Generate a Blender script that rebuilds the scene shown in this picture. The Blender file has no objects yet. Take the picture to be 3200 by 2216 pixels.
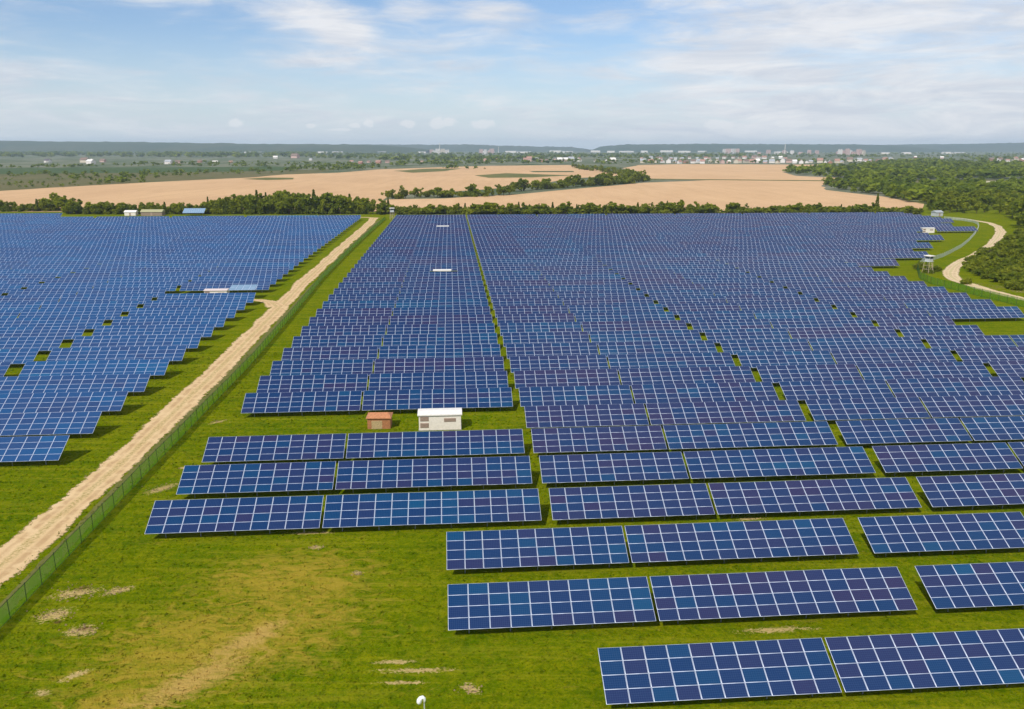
import bpy, math, random
import numpy as np
R = math.radians
rng = np.random.default_rng(7)
random.seed(7)
sc = bpy.context.scene
COL = sc.collection

# ------------------------------------------------------------------ camera geometry and terrain
FPX, CX, CY = 2499.0, 1600.0, 1108.0
PITCH = R(14.45)
CAMZ = 36.67
SLOPE = 0.00487
YB = 470.0
TH = 0.0764                       # heading of the panel rows
CT, ST = math.cos(TH), math.sin(TH)
SUN_EL, SUN_H = R(47), (0.55, 0.835)   # sun height; horizontal direction in which shadows fall


def gz(y):
    return -SLOPE * min(y, YB)


def P(xs, ys, h=0.0):
    """ground point seen at photo pixel (3200 px wide photo)"""
    a, b = (xs - CX) / FPX, (ys - CY) / FPX
    dx = a
    dy = math.cos(PITCH) - b * math.sin(PITCH)
    dz = -math.sin(PITCH) - b * math.cos(PITCH)
    t = (h - CAMZ) / (dz + SLOPE * dy)
    if t <= 0 or t * dy > YB:
        t = (gz(YB) + h - CAMZ) / dz
    return t * dx, t * dy, gz(t * dy)


def D(xd, yd, h=0.0):             # same, in the 2305 px wide view
    return P(xd * 1.38829, yd * 1.38829, h)


def UV(u, v):                     # field coordinates -> world
    x = u * CT - v * ST
    y = u * ST + v * CT
    return x, y, gz(y)


def pix(x, y, z):                 # world -> photo pixel
    dz = z - CAMZ
    d = y * math.cos(PITCH) - dz * math.sin(PITCH)
    c = -y * math.sin(PITCH) - dz * math.cos(PITCH)
    return CX + FPX * x / d, CY + FPX * c / d, d


# ------------------------------------------------------------------ node helpers
class NT:
    def __init__(self, tree):
        self.t = tree
        self.n = tree.nodes
        self.l = tree.links

    def new(self, typ, **kw):
        nd = self.n.new(typ)
        for k, v in kw.items():
            setattr(nd, k, v)
        return nd

    def put(self, sock, val):
        if isinstance(val, bpy.types.NodeSocket):
            self.l.new(val, sock)
        elif val is not None:
            if isinstance(val, (tuple, list)) and len(val) == 3 and sock.type == 'RGBA':
                val = (*val, 1)
            sock.default_value = val

    def math(self, op, a, b=None, clamp=False):
        nd = self.new('ShaderNodeMath', operation=op, use_clamp=clamp)
        self.put(nd.inputs[0], a)
        if b is not None:
            self.put(nd.inputs[1], b)
        return nd.outputs[0]

    def noise(self, vec, scale, detail=4, rough=0.55, dist=0.0):
        nd = self.new('ShaderNodeTexNoise')
        if vec is not None:
            self.l.new(vec, nd.inputs['Vector'])
        nd.inputs['Scale'].default_value = scale
        nd.inputs['Detail'].default_value = detail
        nd.inputs['Roughness'].default_value = rough
        nd.inputs['Distortion'].default_value = dist
        return nd.outputs['Fac']

    def rng(self, val, a, b, c=0.0, d=1.0, smooth=False):
        nd = self.new('ShaderNodeMapRange', interpolation_type='SMOOTHSTEP' if smooth else 'LINEAR')
        self.put(nd.inputs['Value'], val)
        for k, v in zip(('From Min', 'From Max', 'To Min', 'To Max'), (a, b, c, d)):
            nd.inputs[k].default_value = v
        return nd.outputs[0]

    def mix(self, fac, a, b, blend='MIX'):
        nd = self.new('ShaderNodeMix', data_type='RGBA', blend_type=blend)
        self.put(nd.inputs[0], fac)
        self.put(nd.inputs[6], a)
        self.put(nd.inputs[7], b)
        return nd.outputs[2]

    def mapping(self, vec, loc=(0, 0, 0), rot=0.0, scale=(1, 1, 1), typ='POINT'):
        nd = self.new('ShaderNodeMapping', vector_type=typ)
        self.l.new(vec, nd.inputs['Vector'])
        nd.inputs['Location'].default_value = loc
        nd.inputs['Rotation'].default_value = (0, 0, rot)
        nd.inputs['Scale'].default_value = scale
        return nd.outputs[0]

    def vlen(self, vec):
        nd = self.new('ShaderNodeVectorMath', operation='LENGTH')
        self.l.new(vec, nd.inputs[0])
        return nd.outputs['Value']

    def pos(self):
        return self.new('ShaderNodeNewGeometry').outputs['Position']

    def flat(self, vec):
        nd = self.new('ShaderNodeVectorMath', operation='MULTIPLY')
        self.l.new(vec, nd.inputs[0])
        nd.inputs[1].default_value = (1, 1, 0)
        return nd.outputs[0]


def material(name):
    m = bpy.data.materials.new(name)
    m.use_nodes = True
    nt = NT(m.node_tree)
    bs = m.node_tree.nodes['Principled BSDF']
    return m, nt, bs


def plain(name, col, rough=0.6, metal=0.0, var=0.12, scale=3.0):
    m, nt, bs = material(name)
    tc = nt.new('ShaderNodeTexCoord').outputs['Object']
    n = nt.noise(tc, scale, 5)
    f = nt.rng(n, 0.3, 0.7, 1 - var, 1 + var)
    nd = nt.new('ShaderNodeVectorMath', operation='SCALE')
    nd.inputs[0].default_value = col
    nt.l.new(f, nd.inputs['Scale'])
    nt.l.new(nd.outputs[0], bs.inputs['Base Color'])
    bs.inputs['Roughness'].default_value = rough
    bs.inputs['Metallic'].default_value = metal
    return m


# ------------------------------------------------------------------ mesh helpers
def np_mesh(name, verts, quads, mats=(), mi=None, tris=None, tint=None, uv=None):
    """verts (N,3), quads (M,4); one mesh from numpy arrays"""
    verts = np.asarray(verts, np.float32).reshape(-1, 3)
    q = np.asarray(quads, np.int32).reshape(-1, 4) if quads is not None and len(quads) else np.zeros((0, 4), np.int32)
    t = np.asarray(tris, np.int32).reshape(-1, 3) if tris is not None and len(tris) else np.zeros((0, 3), np.int32)
    me = bpy.data.meshes.new(name)
    loops = np.concatenate([q.ravel(), t.ravel()])
    nq, ntr = len(q), len(t)
    me.vertices.add(len(verts))
    me.vertices.foreach_set('co', verts.ravel())
    me.loops.add(len(loops))
    me.loops.foreach_set('vertex_index', loops)
    me.polygons.add(nq + ntr)
    st = np.concatenate([np.arange(nq) * 4, nq * 4 + np.arange(ntr) * 3]).astype(np.int32)
    me.polygons.foreach_set('loop_start', st)
    for m in mats:
        me.materials.append(m)
    if mi is not None:
        me.polygons.foreach_set('material_index', np.asarray(mi, np.int32))
    if tint is not None:
        at = me.attributes.new('tint', 'FLOAT', 'FACE')
        at.data.foreach_set('value', np.asarray(tint, np.float32))
    if uv is not None:
        ul = me.uv_layers.new(name='UVMap')
        ul.data.foreach_set('uv', np.asarray(uv, np.float32).ravel())
    me.update(calc_edges=True)
    me.validate()
    return me


class MB:
    """collects shapes for one mesh"""
    def __init__(self):
        self.v, self.f, self.m = [], [], []

    def add(self, vs, fs, mat=0):
        b = len(self.v)
        self.v += [tuple(p) for p in vs]
        self.f += [tuple(b + i for i in f) for f in fs]
        self.m += [mat] * len(fs)

    def box(self, x0, x1, y0, y1, z0, z1, mat=0):
        vs = [(x, y, z) for z in (z0, z1) for y in (y0, y1) for x in (x0, x1)]
        self.add(vs, [(0, 2, 3, 1), (4, 5, 7, 6), (0, 1, 5, 4), (2, 6, 7, 3), (0, 4, 6, 2), (1, 3, 7, 5)], mat)

    def bar(self, p, q, r, n=6, r2=None, mat=0, cap=True):
        p, q = np.array(p, float), np.array(q, float)
        d = q - p
        d /= np.linalg.norm(d)
        a = np.cross(d, (0, 0, 1) if abs(d[2]) < 0.9 else (1, 0, 0))
        a /= np.linalg.norm(a)
        b = np.cross(d, a)
        r2 = r if r2 is None else r2
        vs = []
        for c, rr in ((p, r), (q, r2)):
            for i in range(n):
                t = 2 * math.pi * (i + 0.5) / n
                vs.append(c + rr * (math.cos(t) * a + math.sin(t) * b))
        fs = [(i, (i + 1) % n, n + (i + 1) % n, n + i) for i in range(n)]
        if cap:
            fs += [tuple(range(n - 1, -1, -1)), tuple(range(n, 2 * n))]
        self.add(vs, fs, mat)

    def mesh(self, name, mats):
        me = bpy.data.meshes.new(name)
        me.from_pydata(self.v, [], self.f)
        for m in (mats if isinstance(mats, (list, tuple)) else [mats]):
            me.materials.append(m)
        me.polygons.foreach_set('material_index', self.m)
        me.update()
        return me


def link(name, data, parent=None, loc=(0, 0, 0), rz=0.0, scale=None):
    o = bpy.data.objects.new(name, data)
    COL.objects.link(o)
    o.location = loc
    o.rotation_euler = (0, 0, rz)
    if scale is not None:
        o.scale = scale
    if parent is not None:
        o.parent = parent
    return o


def tag(o, label, cat=None, group=None, kind=None):
    o['label'] = label
    if cat:
        o['category'] = cat
    if group:
        o['group'] = group
    if kind:
        o['kind'] = kind
    return o


def struct(o, label, cat, kind='structure'):
    return tag(o, label, cat, None, kind)


ONES = 'zeroth first second third fourth fifth sixth seventh eighth ninth tenth eleventh twelfth thirteenth fourteenth fifteenth sixteenth seventeenth eighteenth nineteenth'.split()
TENS = {2: 'twent', 3: 'thirt', 4: 'fort', 5: 'fift', 6: 'sixt', 7: 'sevent', 8: 'eight', 9: 'ninet'}


def ordn(n):
    if n < 20:
        return ONES[n]
    if n >= 100:
        return 'hundredth' if n == 100 else 'hundred-and-' + ordn(n - 100)
    t, o = divmod(n, 10)
    return TENS[t] + ('ieth' if o == 0 else 'y-' + ONES[o])


# ------------------------------------------------------------------ materials
def ellipse(nt, fp, c, rx, ry, rot=0.0, inner=0.35):
    m = nt.mapping(fp, (c[0], c[1], 0), rot, (rx, ry, 1), 'TEXTURE')
    return nt.rng(nt.vlen(m), inner, 1.0, 1.0, 0.0, True)


def grass_color(nt):
    """colour of the meadow at a place: two greens, yellowed zones, dry and bare patches with shapes of their own"""
    p = nt.pos()
    fp = nt.flat(p)
    big = nt.noise(fp, 0.020, 4, 0.6)
    mid = nt.noise(fp, 0.16, 5, 0.65, 0.6)
    fine = nt.noise(fp, 1.1, 5, 0.7, 0.8)
    vfine = nt.noise(fp, 4.5, 3, 0.7, 0.5)
    g = nt.mix(nt.rng(mid, 0.35, 0.65), (0.088, 0.150, 0.0050), (0.165, 0.195, 0.0065))
    g = nt.mix(nt.rng(big, 0.42, 0.62, 0, 0.55), g, (0.195, 0.200, 0.009))
    g = nt.mix(nt.rng(fine, 0.42, 0.66, 0, 0.75), g, (0.250, 0.235, 0.018))
    swirl = nt.noise(fp, 0.75, 6, 0.72, 2.2)
    g = nt.mix(nt.rng(swirl, 0.50, 0.34, 0, 0.70), g, (0.055, 0.100, 0.004))
    g = nt.mix(nt.rng(swirl, 0.56, 0.68, 0, 0.55), g, (0.300, 0.260, 0.030))
    g = nt.mix(nt.rng(vfine, 0.50, 0.36, 0, 0.65), g, (0.062, 0.105, 0.005))
    curl = nt.noise(fp, 1.7, 6, 0.75, 3.2)
    g = nt.mix(nt.rng(curl, 0.47, 0.33, 0, 0.65), g, (0.045, 0.080, 0.006))
    g = nt.mix(nt.rng(curl, 0.57, 0.70, 0, 0.60), g, (0.330, 0.300, 0.060))
    lane = nt.noise(nt.mapping(fp, (0, 0, 0), -TH, (0.06, 1.0, 1)), 0.9, 4, 0.65, 0.3)
    g = nt.mix(nt.rng(lane, 0.52, 0.66, 0, 0.45), g, (0.300, 0.265, 0.060))
    g = nt.mix(nt.rng(lane, 0.46, 0.34, 0, 0.40), g, (0.060, 0.112, 0.010))
    # yellowed turf in the foreground left
    y1 = ellipse(nt, fp, D(520, 1430), 20, 12, 0.5, 0.1)
    y2 = ellipse(nt, fp, D(330, 1560), 12, 4.5, 0.5, 0.1)
    y3 = ellipse(nt, fp, D(640, 1300), 14, 9, 0.2, 0.0)
    y4 = ellipse(nt, fp, D(700, 1330), 10, 5, 0.6, 0.1)
    ym = nt.math('MAXIMUM', nt.math('MAXIMUM', y1, y2), nt.math('MAXIMUM', y3, y4))
    st = nt.noise(nt.mapping(fp, (0, 0, 0), -0.6, (0.7, 1.5, 1)), 0.50, 7, 0.72, 1.6)
    ym = nt.rng(nt.math('ADD', ym, nt.math('MULTIPLY', nt.math('SUBTRACT', st, 0.5), 3.6)), 0.35, 1.15)
    g = nt.mix(nt.math('MULTIPLY', ym, 0.92), g, (0.380, 0.262, 0.130))
    # dry strip
    d1 = ellipse(nt, fp, D(440, 1530), 9.0, 3.2, 0.75, 0.0)
    d2 = ellipse(nt, fp, D(560, 1440), 7.0, 2.4, 0.85, 0.0)
    dm = nt.rng(nt.math('ADD', nt.math('MAXIMUM', d1, d2), nt.math('MULTIPLY', nt.math('SUBTRACT', st, 0.5), 2.4)), 0.35, 0.95)
    g = nt.mix(dm, g, (0.480, 0.300, 0.340))
    # straw and bare soil patches
    f2 = nt.noise(nt.mapping(fp, (0, 0, 0), 0.0, (1, 1.6, 1)), 1.9, 5, 0.7, 1.8)
    patches = [((120, 1385), 1.7, 1.1, .5), ((170, 1335), 2.3, 0.9, .3), ((185, 1420), 1.5, 0.9, 0), ((265, 1330), 1.6, .6, .5), ((712, 1232), .75, .5, 0),
               ((805, 1290), .6, .45, .3), ((940, 1509), 3.4, .38, .03), ((890, 1490), 2.0, .3, .03), ((900, 1537), 2.0, .25, .02), ((1060, 1550), 1.0, .5, -.6),
               ((365, 1100), 2.4, .8, .9), ((700, 1200), 2.6, .35, .05), ((1745, 1418), 3.6, .45, .08), ((95, 1560), .8, .5, 0), ((170, 1520), 1.3, .5, .7),
               ((490, 950), 1.6, .5, .8), ((415, 1053), .9, .4, .2), ((1690, 1168), 2.2, .4, .08)]
    pm = None
    for c, rx, ry, rot in patches:
        e = ellipse(nt, fp, D(*c), rx * 1.3, ry * 1.35, rot, 0.0)
        pm = e if pm is None else nt.math('MAXIMUM', pm, e)
    pm0 = pm
    pm = nt.rng(nt.math('ADD', pm, nt.math('MULTIPLY', nt.math('SUBTRACT', f2, 0.5), 4.2)), 0.45, 0.75)
    pm = nt.math('MULTIPLY', pm, nt.rng(pm0, 0.0, 0.12), True)
    g = nt.mix(pm, g, (0.52, 0.36, 0.66))
    b1 = ellipse(nt, fp, D(190, 1325), .9, .6, 0, 0.2)
    b2 = ellipse(nt, fp, D(190, 1415), 1.0, .5, 0, 0.2)
    b3 = ellipse(nt, fp, D(130, 1400), .5, .4, 0, 0.2)
    bm = nt.math('MULTIPLY', nt.math('MAXIMUM', nt.math('MAXIMUM', b1, b2), b3), nt.rng(fine, 0.40, 0.55), True)
    g = nt.mix(bm, g, (0.125, 0.070, 0.11))
    g = nt.mix(1.0, g, (0.87, 0.92, 0.20), 'MULTIPLY')
    return g, fp, fine, vfine


def make_ground_mat():
    m, nt, bs = material('meadow_turf')
    g, fp, fine, vfine = grass_color(nt)
    # open country beyond the farm is duller
    sep = nt.new('ShaderNodeSeparateXYZ')
    nt.l.new(nt.pos(), sep.inputs[0])
    far = nt.rng(sep.outputs['Y'], 500, 700, 0, 1, True)
    ff = nt.noise(nt.mapping(fp, (0, 0, 0), 0.1, (1, .35, 1)), 0.012, 5, 0.6)
    country = nt.mix(nt.rng(ff, 0.38, 0.62), (0.075, 0.105, 0.050), (0.190, 0.190, 0.13))
    g = nt.mix(far, g, country)
    nt.l.new(g, bs.inputs['Base Color'])
    bs.inputs['Roughness'].default_value = 0.95
    bs.inputs['Specular IOR Level'].default_value = 0.0
    bp = nt.new('ShaderNodeBump')
    bp.inputs['Strength'].default_value = 0.9
    bp.inputs['Distance'].default_value = 0.25
    nt.l.new(nt.math('ADD', fine, nt.math('MULTIPLY', vfine, 0.5)), bp.inputs['Height'])
    nt.l.new(bp.outputs[0], bs.inputs['Normal'])
    return m


def make_tuft_mat():
    m, nt, bs = material('grass_blades')
    g, fp, fine, vfine = grass_color(nt)
    at = nt.new('ShaderNodeAttribute', attribute_name='tint')
    f = nt.rng(at.outputs['Fac'], 0, 1, 0.75, 1.6)
    nd = nt.new('ShaderNodeVectorMath', operation='SCALE')
    nt.l.new(g, nd.inputs[0])
    nt.l.new(f, nd.inputs['Scale'])
    nt.l.new(nd.outputs[0], bs.inputs['Base Color'])
    bs.inputs['Roughness'].default_value = 0.9
    bs.inputs['Specular IOR Level'].default_value = 0.0
    tr = nt.new('ShaderNodeBsdfTranslucent')
    nt.l.new(nd.outputs[0], tr.inputs[0])
    mx = nt.new('ShaderNodeMixShader')
    mx.inputs[0].default_value = 0.45
    nt.l.new(bs.outputs[0], mx.inputs[1])
    nt.l.new(tr.outputs[0], mx.inputs[2])
    nt.l.new(mx.outputs[0], m.node_tree.nodes['Material Output'].inputs[0])
    return m


def make_track_mat(name, c1, c2, c3, rot=0.0):
    m, nt, bs = material(name)
    fp = nt.flat(nt.pos())
    a = nt.noise(fp, 0.5, 6, 0.65, 0.8)
    b = nt.noise(fp, 3.0, 5, 0.7)
    sep = nt.new('ShaderNodeSeparateXYZ')
    nt.l.new(nt.new('ShaderNodeUVMap').outputs[0], sep.inputs[0])
    wn = nt.noise(fp, 0.25, 4, 0.6)
    v = nt.math('ADD', nt.math('MULTIPLY', nt.math('ABSOLUTE', nt.math('SUBTRACT', sep.outputs['X'], 0.5)), 2.0), nt.math('MULTIPLY', nt.math('SUBTRACT', wn, 0.5), 0.35))
    rut = nt.rng(nt.math('ABSOLUTE', nt.math('SUBTRACT', v, 0.45)), 0.06, 0.20, 1, 0, True)
    mid = nt.rng(v, 0.05, 0.28, 1, 0, True)
    c = nt.mix(nt.rng(a, 0.35, 0.65), c1, c2)
    c = nt.mix(nt.math('MULTIPLY', mid, nt.rng(b, 0.40, 0.62)), c, (c3[0] * .75, c3[1] * .95, c3[2] * .55))
    c = nt.mix(nt.math('MULTIPLY', rut, nt.rng(a, 0.62, 0.42, 0.1, 0.75)), c, c3)
    c = nt.mix(nt.rng(b, 0.50, 0.75, 0, 0.3), c, c3)
    nt.l.new(c, bs.inputs['Base Color'])
    bs.inputs['Roughness'].default_value = 0.95
    bp = nt.new('ShaderNodeBump')
    bp.inputs['Strength'].default_value = 0.3
    bp.inputs['Distance'].default_value = 0.12
    nt.l.new(b, bp.inputs['Height'])
    nt.l.new(bp.outputs[0], bs.inputs['Normal'])
    # grass grows in from the sides: the worn soil ends raggedly
    rag = nt.noise(fp, 1.3, 5, 0.7, 1.0)
    gone = nt.rng(nt.math('ADD', v, nt.math('MULTIPLY', nt.math('SUBTRACT', rag, 0.5), 0.9)), 0.84, 0.96)
    tp = nt.new('ShaderNodeBsdfTransparent')
    mx = nt.new('ShaderNodeMixShader')
    nt.l.new(gone, mx.inputs[0])
    nt.l.new(bs.outputs[0], mx.inputs[1])
    nt.l.new(tp.outputs[0], mx.inputs[2])
    nt.l.new(mx.outputs[0], m.node_tree.nodes['Material Output'].inputs[0])
    return m


def make_wheat_mat(name, c1, c2, c3):
    m, nt, bs = material(name)
    fp = nt.flat(nt.pos())
    a = nt.noise(nt.mapping(fp, (0, 0, 0), 0.25, (1, .5, 1)), 0.012, 5, 0.6, 0.5)
    b = nt.noise(nt.mapping(fp, (0, 0, 0), 0.25, (1, .12, 1)), 0.10, 5, 0.65)
    f = nt.noise(fp, 0.8, 3, 0.7)
    sp = nt.new('ShaderNodeSeparateXYZ')
    nt.l.new(nt.mapping(fp, (0, 0, 0), 0.62, (1, 1, 1)), sp.inputs[0])
    tram = nt.math('ABSOLUTE', nt.math('SUBTRACT', nt.math('FRACT', nt.math('DIVIDE', sp.outputs['X'], 24.0)), 0.5))
    tram = nt.rng(tram, 0.05, 0.0, 0, 0.35)
    c1 = nt.mix(tram, c1, (c3[0] * .7, c3[1] * .75, c3[2] * .7))
    c = nt.mix(nt.rng(a, 0.35, 0.65), c1, c2)
    c = nt.mix(nt.rng(b, 0.45, 0.70, 0, 0.5), c, c3)
    c = nt.mix(nt.rng(f, 0.55, 0.35, 0, 0.22), c, (c3[0] * .5, c3[1] * .5, c3[2] * .5))
    nt.l.new(c, bs.inputs['Base Color'])
    bs.inputs['Roughness'].default_value = 0.95
    bs.inputs['Specular IOR Level'].default_value = 0.1
    return m


def make_cell_mat(name, deep, mid, teal, dust):
    m, nt, bs = material(name)
    at = nt.new('ShaderNodeAttribute', attribute_name='tint').outputs['Fac']
    rnd = nt.new('ShaderNodeObjectInfo').outputs['Random']
    t = nt.math('ADD', at, nt.math('MULTIPLY', nt.math('SUBTRACT', rnd, 0.5), 0.30))
    cr = nt.new('ShaderNodeValToRGB')
    e = cr.color_ramp.elements
    e[0].position, e[0].color = 0.0, (*deep, 1)
    e[1].position, e[1].color = 1.0, (*teal, 1)
    x = cr.color_ramp.elements.new(0.5)
    x.color = (*mid, 1)
    nt.l.new(t, cr.inputs[0])
    uvn = nt.new('ShaderNodeUVMap').outputs[0]
    sep = nt.new('ShaderNodeSeparateXYZ')
    nt.l.new(uvn, sep.inputs[0])
    lines = None
    for k, n in (('X', 10), ('Y', 6)):
        fr = nt.math('FRACT', nt.math('MULTIPLY', sep.outputs[k], n))
        edge = nt.math('ABSOLUTE', nt.math('SUBTRACT', fr, 0.5))
        ln = nt.rng(edge, 0.455, 0.485, 0, 1)
        lines = ln if lines is None else nt.math('MAXIMUM', lines, ln)
    gr = nt.noise(nt.new('ShaderNodeTexCoord').outputs['Object'], 9.0, 3, 0.6)
    c = nt.mix(nt.rng(gr, 0.35, 0.65, 0.0, 0.25), cr.outputs[0], dust)
    c = nt.mix(nt.math('MULTIPLY', lines, 0.24), c, (0.16, 0.24, 0.38))
    nt.l.new(c, bs.inputs['Base Color'])
    bs.inputs['Roughness'].default_value = 0.16
    bs.inputs['Specular IOR Level'].default_value = 0.26
    return m


def make_leaf_mat(name, dark, light, per_tree=True):
    m, nt, bs = material(name)
    at = nt.new('ShaderNodeAttribute', attribute_name='tint').outputs['Fac']
    if per_tree:
        rnd = nt.new('ShaderNodeObjectInfo').outputs['Random']
        at = nt.math('ADD', nt.math('MULTIPLY', at, 0.55), nt.math('MULTIPLY', rnd, 0.45))
    c = nt.mix(at, dark, light)
    nt.l.new(c, bs.inputs['Base Color'])
    bs.inputs['Roughness'].default_value = 0.7
    bs.inputs['Specular IOR Level'].default_value = 0.2
    tr = nt.new('ShaderNodeBsdfTranslucent')
    nt.l.new(c, tr.inputs[0])
    mx = nt.new('ShaderNodeMixShader')
    mx.inputs[0].default_value = 0.48
    nt.l.new(bs.outputs[0], mx.inputs[1])
    nt.l.new(tr.outputs[0], mx.inputs[2])
    nt.l.new(mx.outputs[0], m.node_tree.nodes['Material Output'].inputs[0])
    return m


def make_net_mat(name, col, cover):
    """woven wire netting: wires cover part of the sheet"""
    m, nt, bs = material(name)
    nt.put(bs.inputs['Base Color'], col)
    bs.inputs['Roughness'].default_value = 0.6
    tc = nt.new('ShaderNodeTexCoord').outputs['Object']
    n = nt.noise(tc, 0.7, 3)
    tp = nt.new('ShaderNodeBsdfTransparent')
    tl = nt.new('ShaderNodeBsdfTranslucent')
    nt.put(tl.inputs[0], col)
    m2 = nt.new('ShaderNodeMixShader')
    m2.inputs[0].default_value = 0.5
    nt.l.new(bs.outputs[0], m2.inputs[1])
    nt.l.new(tl.outputs[0], m2.inputs[2])
    mx = nt.new('ShaderNodeMixShader')
    nt.l.new(nt.rng(n, 0.3, 0.7, cover * 0.8, cover * 1.2), mx.inputs[0])
    nt.l.new(tp.outputs[0], mx.inputs[1])
    nt.l.new(m2.outputs[0], mx.inputs[2])
    nt.l.new(mx.outputs[0], m.node_tree.nodes['Material Output'].inputs[0])
    return m


M_ground = make_ground_mat()
M_tuft = make_tuft_mat()
M_track = make_track_mat('dirt_track_soil', (0.56, 0.375, 0.175), (0.66, 0.47, 0.245), (0.40, 0.245, 0.105), TH)
M_sand = make_track_mat('sandy_path_soil', (0.58, 0.43, 0.235), (0.66, 0.51, 0.30), (0.46, 0.32, 0.165))
M_soil = make_track_mat('bare_soil', (0.26, 0.165, 0.08), (0.33, 0.22, 0.11), (0.16, 0.12, 0.05))
M_wheat = make_wheat_mat('ripe_wheat', (0.55, 0.345, 0.180), (0.62, 0.40, 0.21), (0.47, 0.285, 0.14))
M_wheat2 = make_wheat_mat('ripe_wheat_pale', (0.57, 0.36, 0.19), (0.63, 0.41, 0.22), (0.49, 0.30, 0.15))
M_green = make_wheat_mat('green_crop', (0.050, 0.085, 0.020), (0.065, 0.10, 0.026), (0.04, 0.065, 0.018))
M_strip = make_wheat_mat('weedy_strip', (0.12, 0.125, 0.030), (0.16, 0.15, 0.04), (0.09, 0.10, 0.025))
M_pale = make_wheat_mat('pale_stubble', (0.46, 0.42, 0.26), (0.52, 0.47, 0.30), (0.40, 0.36, 0.22))
M_scrub = make_wheat_mat('scrub_land', (0.13, 0.115, 0.042), (0.095, 0.10, 0.030), (0.20, 0.155, 0.07))
M_alu = plain('aluminium_frame', (0.58, 0.63, 0.75), 0.40, 0.30, 0.14)
M_steel = plain('galvanised_steel', (0.30, 0.31, 0.32), 0.5, 0.6)
M_back = plain('panel_back', (0.06, 0.06, 0.07), 0.6)
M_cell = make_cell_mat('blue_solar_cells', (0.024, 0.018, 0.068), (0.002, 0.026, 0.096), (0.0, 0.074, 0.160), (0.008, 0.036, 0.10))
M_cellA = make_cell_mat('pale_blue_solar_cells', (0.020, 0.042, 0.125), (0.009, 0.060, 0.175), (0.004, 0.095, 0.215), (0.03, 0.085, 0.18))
M_white = plain('white_paint', (0.76, 0.69, 0.60), 0.6, 0, 0.09)
M_whiteroof = plain('white_sheet_roof', (0.78, 0.73, 0.66), 0.5, 0, 0.08)
M_vent = plain('grey_brown_louvre', (0.36, 0.26, 0.20), 0.6)
M_brick = plain('orange_brick', (0.36, 0.15, 0.058), 0.85, 0, 0.3, 6)
M_tile = plain('orange_roof_tile', (0.46, 0.19, 0.080), 0.75, 0, 0.25, 4)
M_gate = plain('tan_wire_gate', (0.46, 0.34, 0.17), 0.7, 0, 0.35, 8)
M_post = plain('dark_green_post', (0.012, 0.035, 0.018), 0.6)
M_greennet = make_net_mat('green_wire_netting', (0.120, 0.290, 0.010), 0.66)
M_greynet = make_net_mat('grey_wire_netting', (0.74, 0.80, 0.78), 0.42)
M_greypost = plain('grey_post', (0.45, 0.47, 0.46), 0.6)
M_wood = plain('pale_timber', (0.42, 0.34, 0.20), 0.8, 0, 0.2)
M_glass, _nt, _b = material('dark_glazing')
_b.inputs['Base Color'].default_value = (0.05, 0.07, 0.09, 1)
_b.inputs['Roughness'].default_value = 0.1
M_lampw = plain('white_enamel', (0.85, 0.85, 0.80), 0.35, 0, 0.03)
M_bark = plain('tree_bark', (0.09, 0.062, 0.04), 0.9, 0, 0.3)
M_leaf = make_leaf_mat('hedge_foliage', (0.085, 0.138, 0.006), (0.330, 0.345, 0.014))
M_leaf_dark = make_leaf_mat('conifer_foliage', (0.058, 0.098, 0.009), (0.215, 0.24, 0.018))
M_leaf_bush = make_leaf_mat('bush_foliage', (0.085, 0.132, 0.007), (0.290, 0.300, 0.014))
M_leaf_wood = make_leaf_mat('wood_foliage', (0.068, 0.118, 0.007), (0.290, 0.335, 0.016), False)


# ------------------------------------------------------------------ setting: ground sheets
def ground_sheet():
    xs = np.concatenate([np.linspace(-16000, -900, 16), np.linspace(-800, 800, 17), np.linspace(900, 16000, 16)])
    ys = np.concatenate([np.linspace(-400, 470, 30), np.linspace(560, 1500, 8), np.linspace(2000, 16000, 15)])
    X, Y = np.meshgrid(xs, ys)
    Z = -SLOPE * np.minimum(Y, YB)
    n, mcols = len(ys), len(xs)
    idx = np.arange(n * mcols).reshape(n, mcols)
    q = np.stack([idx[:-1, :-1], idx[:-1, 1:], idx[1:, 1:], idx[1:, :-1]], -1).reshape(-1, 4)
    me = np_mesh('ground', np.stack([X, Y, Z], -1), q, [M_ground])
    struct(link('ground', me), 'green meadow ground under and around the solar panels', 'ground')


ground_sheet()


def poly_sheet(name, pts, mat, lift, label, cat, world=False):
    """flat field polygon on the plain; edges are broken up a little"""
    w = [p if world else D(*p)[:2] for p in pts]
    out = []
    for i in range(len(w)):
        a, b = np.array(w[i]), np.array(w[(i + 1) % len(w)])
        n = max(1, int(np.linalg.norm(b - a) / 25))
        for k in range(n):
            p = a + (b - a) * k / n
            if k:
                p = p + rng.normal(0, 1.0, 2)
            out.append((p[0], p[1], gz(max(p[1], YB) if p[1] > YB - 60 else p[1]) + lift))
    me = bpy.data.meshes.new(name)
    me.from_pydata(out, [], [tuple(range(len(out)))])
    me.materials.append(mat)
    me.update()
    o = link(name, me)
    return struct(o, label, cat)


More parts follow.
